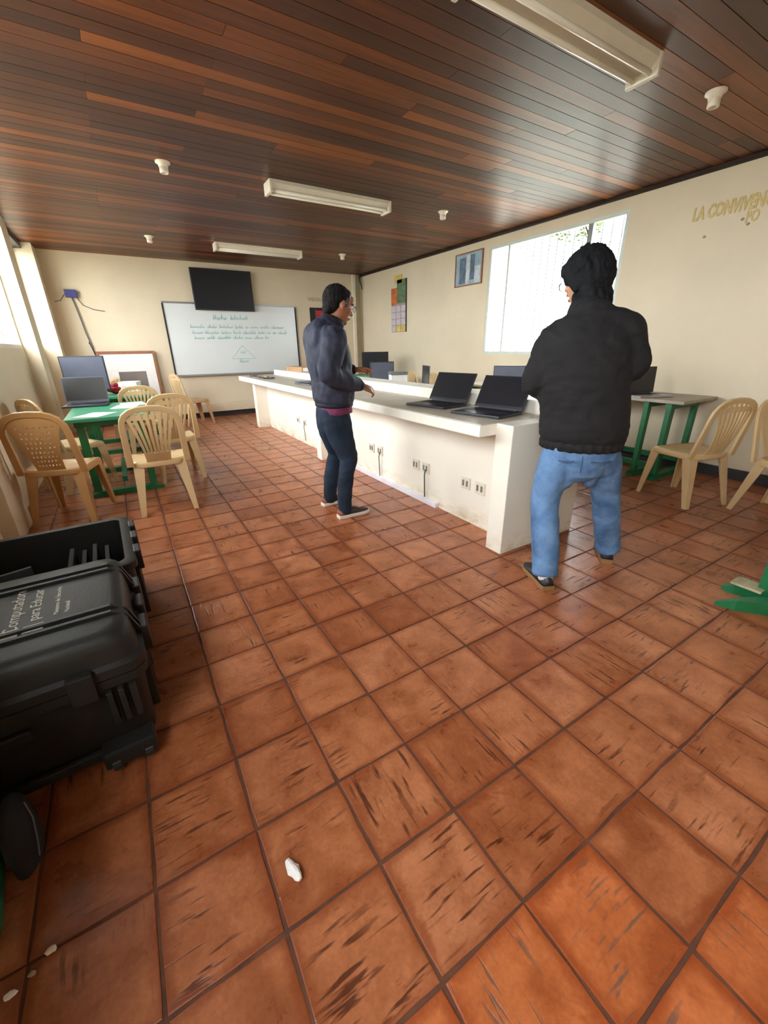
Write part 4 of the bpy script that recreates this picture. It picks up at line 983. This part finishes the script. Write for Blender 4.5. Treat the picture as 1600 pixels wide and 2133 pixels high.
def hair_cap(root, c, R, mat, boxes, voxel=0.006, locks=None):
    b = MB()
    if locks:        # overlapping locks of hair lying over the skull, combed down and a little to one side
        n_, cen, rad, ln, seed = locks; rl = random.Random(seed); k = 0
        while k < n_:
            d = Vector((rl.gauss(0, 1), rl.gauss(0, 1), rl.gauss(0, 1))).normalized()
            if d.z < -0.75 or (d.y > 0.30 and d.z < 0.42) or (d.z < -0.3 and d.y > -0.25): continue
            p = Vector((cen[0] + d.x * rad[0], cen[1] + d.y * rad[1], cen[2] + d.z * rad[2]))
            dn = Vector((rl.uniform(-0.35, 0.35), rl.uniform(-0.1, 0.35) * (1 if d.z > 0.4 else 0.2), -1)); dn = (dn - d * dn.dot(d) + d * rl.uniform(-0.05, 0.16)).normalized()
            q = dn.to_track_quat('Z', 'Y').to_matrix(); w = rl.uniform(0.010, 0.016) * ln / 0.03
            b.ball(Vector(c) + R @ p, w, w * 0.7, ln * rl.uniform(0.8, 1.3), 8, 6, rot=R @ q); k += 1
    for p, r in boxes: b.ball(Vector(c) + R @ Vector(p), r[0], r[1], r[2], 18, 12, rot=R)
    o = link('hair', remesh(b, 'hair', mat, voxel, 3), root)
    me = o.data
    for v in me.vertices:
        nn = noise.noise(Vector((v.co.x * 60, v.co.y * 60, v.co.z * 16))) * 0.0022 + noise.noise(v.co * 150.0) * 0.0014; v.co += v.normal * nn
    return o
def folds(me, amp, freq, zs=1.0, seed=0.0):
    for v in me.vertices:
        q = Vector((v.co.x * freq + seed, v.co.y * freq, v.co.z * freq * zs)); n1 = noise.noise(q) ; n2 = noise.noise(q * 2.3 + Vector((7, 3, 1)))
        v.co += v.normal * (amp * (1 - 2 * abs(n1)) * 0.7 + amp * 0.4 * n2)
    me.update()

# --- man in navy windbreaker, in profile, looking down at the counter
P1 = empty('person', (1.315, 2.84, 0), az(93), 'man with glasses in a navy windbreaker and dark trousers beside the counter, hands held out', 'person')
hc = (0.0, 0.075, 1.515); HR = Matrix.Rotation(math.radians(-19), 3, 'X')
b = MB()
head(b, hc, HR)
limb(b, [(0, -0.005, 1.33, 0.060, 0.058), (0, 0.03, 1.40, 0.054, 0.054), (0, 0.07, 1.47, 0.054, 0.056)])
limb(b, [(0, -0.02, 0.78, 0.14, 0.10), (0, -0.02, 0.95, 0.13, 0.10), (0, -0.03, 1.15, 0.15, 0.11), (0, -0.025, 1.28, 0.15, 0.09), (0, -0.005, 1.35, 0.07, 0.06)])
AR = [(0.175, -0.045, 1.30), (0.235, -0.125, 1.075), (0.135, 0.155, 0.985)]     # right arm: shoulder, elbow, wrist
AL = [(-0.175, -0.03, 1.30), (-0.235, -0.02, 1.09), (-0.085, 0.20, 1.085)]
for A, wd in ((AR, (0.13, 0.235, 0.95)), (AL, (-0.03, 0.29, 1.09))):
    limb(b, [(*A[0], 0.048, 0.048), (*A[1], 0.038, 0.038), (*A[2], 0.027, 0.024)])
hand(b, AR[2], (0.02, 1, -0.36), (-0.55, -0.3, -0.75), 0.165, 0.75, 1)
hand(b, AL[2], (0.30, 1, -0.02), (0.35, -0.1, -0.9), 0.165, 0.55, -1)
for s, kx in ((1, 0.0), (-1, 0.0)):
    limb(b, [(s * 0.075, -0.02, 0.82, 0.07, 0.07), (s * 0.115, 0.035, 0.46, 0.048, 0.05), (s * 0.15, -0.035, 0.10, 0.033, 0.036), (s * 0.152, -0.03, 0.05, 0.03, 0.04)])
body = link('body', remesh(b, 'body', M['skin1'], 0.0048, 4), P1)
face_parts(P1, hc, HR, body, 'steel')
hair_cap(P1, hc, HR, M['hair1'], [((0, -0.024, 0.044), (0.082, 0.095, 0.082)), ((0, -0.05, 0.01), (0.077, 0.072, 0.085)), ((0, -0.075, -0.045), (0.055, 0.035, 0.04)), ((0, 0.020, 0.088), (0.052, 0.040, 0.026))], 0.0045, (260, (0, -0.034, 0.030), (0.079, 0.088, 0.088), 0.016, 6))
for s in (-1, 1): MB().ball(Vector(hc) + HR @ Vector((s * 0.069, 0.020, 0.022)), 0.008, 0.016, 0.032, 10, 8, rot=HR).build('temple_hair', M['hair_grey'], P1, True)
b = MB()      # jacket
limb(b, [(0, -0.005, 0.862, 0.165, 0.135), (0, -0.005, 0.92, 0.180, 0.145), (0, -0.015, 1.05, 0.185, 0.142), (0, -0.03, 1.19, 0.195, 0.150), (0, -0.038, 1.29, 0.185, 0.130), (0, -0.02, 1.365, 0.105, 0.098), (0, 0.005, 1.40, 0.078, 0.080)], n=28, caps=False)
limb(b, [(0, -0.085, 1.385, 0.10, 0.042), (0, -0.135, 1.345, 0.125, 0.040), (0, -0.150, 1.27, 0.12, 0.030), (0, -0.145, 1.20, 0.08, 0.02)])                     # rolled hood
for A in (AR, AL):
    e = [Vector(A[0]), Vector(A[1]), Vector(A[2])]; mid = e[0].lerp(e[1], 0.5); m2 = e[1].lerp(e[2], 0.55); end = e[1].lerp(e[2], 0.94)
    limb(b, [(A[0][0] * 0.75, A[0][1], A[0][2] + 0.01, 0.075, 0.085), (*e[0], 0.080, 0.085), (*mid, 0.072, 0.080), (*e[1], 0.062, 0.068), (*m2, 0.056, 0.060), (*end, 0.042, 0.044)])
me = remesh(b, 'jacket', M['navy'], 0.009, 22); folds(me, 0.010, 13.0, 0.55, 3.0); jk = link('jacket', me, P1)
MB().loft([[(rx * math.cos(2 * PI * k / 28), cy_ + ry * math.sin(2 * PI * k / 28), z) for k in range(28)] for rx, ry, cy_, z in ((0.150, 0.124, -0.005, 0.838), (0.163, 0.136, -0.005, 0.845), (0.165, 0.138, -0.005, 0.868), (0.155, 0.130, -0.005, 0.875))]).build('waistband', M['navy_dark'], jk, True)
MB().loft([[(rx * math.cos(2 * PI * k / 28), cy_ + ry * math.sin(2 * PI * k / 28), z + 0.028 * math.sin(2 * PI * k / 28) * -1) for k in range(28)] for rx, ry, cy_, z in ((0.082, 0.086, 0.000, 1.375), (0.078, 0.082, 0.018, 1.415), (0.072, 0.076, 0.024, 1.438), (0.062, 0.066, 0.024, 1.436))]).build('collar', M['navy_dark'], jk, True)
for A in (AR, AL):
    e1, e2 = Vector(A[1]), Vector(A[2]); limb(b2 := MB(), [(*e1.lerp(e2, 0.90), 0.040, 0.041), (*e1.lerp(e2, 0.96), 0.040, 0.041), (*e1.lerp(e2, 1.0), 0.036, 0.037)]); b2.build('cuff', M['navy_dark'], jk, True)
MB().loft([[(rx * math.cos(2 * PI * k / 28), -0.005 + ry * math.sin(2 * PI * k / 28), z + 0.006 * math.sin(3 * 2 * PI * k / 28)) for k in range(28)] for rx, ry, z in ((0.150, 0.126, 0.79), (0.156, 0.130, 0.80), (0.154, 0.128, 0.842), (0.14, 0.12, 0.85))]).build('shirt_hem', M['maroon'], P1, True)
b = MB()
limb(b, [(0, -0.015, 0.70, 0.135, 0.118), (0, -0.02, 0.78, 0.145, 0.122), (0, -0.012, 0.828, 0.142, 0.116)], n=24)
for s in (1, -1):
    limb(b, [(s * 0.072, -0.02, 0.76, 0.078, 0.108), (s * 0.088, -0.005, 0.64, 0.078, 0.098), (s * 0.115, 0.040, 0.47, 0.062, 0.072), (s * 0.13, 0.025, 0.40, 0.058, 0.062), (s * 0.142, -0.012, 0.24, 0.054, 0.058), (s * 0.152, -0.025, 0.10, 0.048, 0.052), (s * 0.153, -0.022, 0.055, 0.046, 0.054)])
me = remesh(b, 'trousers', M['dark_jeans'], 0.009, 5); folds(me, 0.006, 10.0, 1.3, 9.0); link('trousers', me, P1)
shoe(P1, (0.155, -0.085, 0), -4, 'shoe', 'sole', 'tan_leather'); shoe(P1, (-0.165, -0.095, 0), -8, 'shoe', 'sole', 'tan_leather')

# --- man in black jacket and blue jeans, seen from behind
P2 = empty('person', (1.97, 1.25, 0), az(47), 'man in a black jacket and blue jeans, seen from behind at the counter end', 'person')
hc2 = (-0.085, 0.095, 1.530); HR2 = Matrix.Rotation(math.radians(36), 3, 'Z') @ Matrix.Rotation(math.radians(-18), 3, 'X')
b = MB(); head(b, hc2, HR2)
limb(b, [(-0.055, 0.01, 1.33, 0.064, 0.062), (-0.065, 0.045, 1.40, 0.060, 0.060), (-0.08, 0.085, 1.47, 0.060, 0.062)])
limb(b, [(0.0, 0.0, 0.76, 0.155, 0.115), (-0.02, 0.0, 0.95, 0.155, 0.115), (-0.05, 0.0, 1.15, 0.165, 0.115), (-0.055, 0.0, 1.28, 0.16, 0.09), (-0.055, 0.01, 1.35, 0.07, 0.06)])
BR = [(0.115, -0.005, 1.305), (0.180, 0.02, 1.145), (0.03, 0.235, 1.10)]
BL = [(-0.208, -0.005, 1.255), (-0.258, 0.01, 1.06), (-0.11, 0.235, 1.04)]
for A in (BR, BL): limb(b, [(*A[0], 0.05, 0.05), (*A[1], 0.040, 0.040), (*A[2], 0.028, 0.025)])
hand(b, BR[2], (-0.45, 0.8, 0.25), (-0.6, -0.5, 0.35), 0.17, 0.85, 1)
hand(b, BL[2], (0.45, 0.8, 0.25), (0.6, -0.5, 0.35), 0.17, 0.85, -1)
LL = [(-0.085, 0.0, 0.80), (-0.135, -0.04, 0.45), (-0.100, -0.182, 0.09)]
LR = [(0.095, 0.01, 0.80), (0.20, 0.14, 0.46), (0.294, 0.222, 0.09)]
for A in (LL, LR): limb(b, [(*A[0], 0.078, 0.08), (*A[1], 0.052, 0.056), (*A[2], 0.036, 0.038), (A[2][0], A[2][1] + 0.01, 0.05, 0.032, 0.042)])
body2 = link('body', remesh(b, 'body', M['skin2'], 0.0048, 4), P2)
face_parts(P2, hc2, HR2, body2, 'black_plastic')
hair_cap(P2, hc2, HR2, M['hair2'], [((0, -0.015, 0.040), (0.100, 0.112, 0.094)), ((0, -0.045, -0.010), (0.100, 0.086, 0.100)), ((0, -0.060, -0.080), (0.082, 0.050, 0.055)), ((0, 0.055, 0.068), (0.074, 0.048, 0.044)), ((0.082, -0.022, -0.010), (0.022, 0.032, 0.060)), ((-0.082, -0.022, -0.010), (0.022, 0.032, 0.060)), ((0.066, 0.034, 0.050), (0.026, 0.036, 0.036)), ((-0.066, 0.034, 0.050), (0.026, 0.036, 0.036))] + [((0.075 * math.cos(k * 0.42 - 0.4 + PI), -0.03 + 0.075 * math.sin(k * 0.42 - 0.4 + PI), -0.10 - 0.018 * (k % 3)), (0.017, 0.017, 0.036)) for k in range(9)] + [((0.098, -0.035, -0.02), (0.016, 0.012, 0.02)), ((0.104, -0.03, -0.045), (0.012, 0.010, 0.018))], 0.0045, (230, (0, -0.026, 0.018), (0.101, 0.107, 0.108), 0.030, 4))
b = MB()
limb(b, [(0.0, 0.0, 0.775, 0.195, 0.145), (0.0, 0.0, 0.83, 0.210, 0.160), (-0.015, 0.0, 0.96, 0.205, 0.158), (-0.045, -0.01, 1.12, 0.210, 0.150), (-0.052, -0.015, 1.25, 0.205, 0.132), (-0.052, -0.005, 1.335, 0.150, 0.105), (-0.06, 0.015, 1.405, 0.085, 0.088)], n=28, caps=False)
limb(b, [(-0.205, -0.008, 1.262, 0.080, 0.070), (-0.13, -0.008, 1.318, 0.085, 0.062), (-0.055, -0.008, 1.350, 0.09, 0.058), (0.03, -0.008, 1.348, 0.085, 0.060), (0.112, -0.008, 1.310, 0.080, 0.068)], side=(0, 1, 0))
for A in (BR, BL):
    e = [Vector(p) for p in A]; mid = e[0].lerp(e[1], 0.5); m2 = e[1].lerp(e[2], 0.55); end = e[1].lerp(e[2], 0.95)
    limb(b, [(A[0][0] * 0.7 - 0.02, A[0][1], A[0][2] + 0.005, 0.07, 0.08), (*e[0], 0.072, 0.084), (*mid, 0.070, 0.080), (*e[1], 0.066, 0.070), (*m2, 0.060, 0.062), (*end, 0.044, 0.045)])
me = remesh(b, 'jacket', M['black_jacket'], 0.009, 16); folds(me, 0.008, 9.0, 1.9, 21.0); jk = link('jacket', me, P2)
b = MB(); rings = []
for rx, ry, z in ((0.178, 0.135, 0.738), (0.198, 0.150, 0.745), (0.200, 0.152, 0.785), (0.185, 0.14, 0.795)):
    rings.append([((rx + 0.004 * math.cos(26 * 2 * PI * k / 104)) * math.cos(2 * PI * k / 104), (ry + 0.004 * math.cos(26 * 2 * PI * k / 104)) * math.sin(2 * PI * k / 104), z) for k in range(104)])
b.loft(rings).build('waistband', M['black_jacket'], jk, True)
MB().loft([[(-0.062 + rx * math.cos(2 * PI * k / 28), cy_ + ry * math.sin(2 * PI * k / 28), z - 0.03 * math.sin(2 * PI * k / 28)) for k in range(28)] for rx, ry, cy_, z in ((0.095, 0.092, 0.010, 1.355), (0.088, 0.086, 0.024, 1.395), (0.080, 0.080, 0.034, 1.418), (0.068, 0.068, 0.034, 1.415))]).build('collar', M['black_jacket'], jk, True)
b = MB()
b.ball((0.01, 0.0, 0.665), 0.070, 0.112, 0.085, 16, 10); b.ball((-0.045, -0.01, 0.62), 0.045, 0.095, 0.10, 16, 10); b.ball((0.075, 0.03, 0.62), 0.045, 0.095, 0.10, 16, 10)
limb(b, [(0.0, 0.0, 0.66, 0.150, 0.128), (0.0, 0.0, 0.73, 0.172, 0.140), (0.0, 0.0, 0.785, 0.168, 0.132)], n=24)
for A in (LL, LR):
    h_, k_, a_ = [Vector(p) for p in A]
    limb(b, [(*(h_ + Vector((0, -0.005, -0.06))), 0.090, 0.122), (*h_.lerp(k_, 0.5), 0.088, 0.102), (*k_, 0.074, 0.080), (*k_.lerp(a_, 0.4), 0.072, 0.078), (*k_.lerp(a_, 0.85), 0.068, 0.074), (a_.x, a_.y - 0.002, 0.072, 0.068, 0.084)], caps=False)
me = remesh(b, 'jeans', M['jeans'], 0.009, 5); folds(me, 0.007, 9.0, 1.2, 33.0); jn = link('jeans', me, P2)
MB().tube([(-0.005, -0.137, 0.75), (-0.003, -0.143, 0.70), (0.0, -0.128, 0.64)], 0.003, 6).build('seam', M['stitch'], jn)
for s in (-1, 1):
    MB().strip([(s * 0.04, -0.141, 0.70), (s * 0.09, -0.130, 0.695), (s * 0.135, -0.100, 0.70)], (0, 0, 1), 0.006, 0.012).build('pocket_seam', M['stitch'], jn)
shoe(P2, (-0.080, -0.245, 0), -22, 'black_plastic', 'gum', 'black_plastic'); shoe(P2, (0.290, 0.155, 0), 4, 'black_plastic', 'gum', 'black_plastic')
for (x, y) in ((-0.098, -0.196), (0.292, 0.205)): MB().lathe([(0.036, 0.045), (0.040, 0.06), (0.040, 0.12), (0.03, 0.12)], 16, (x, y, 0)).build('sock', M['sock'], P2, True)
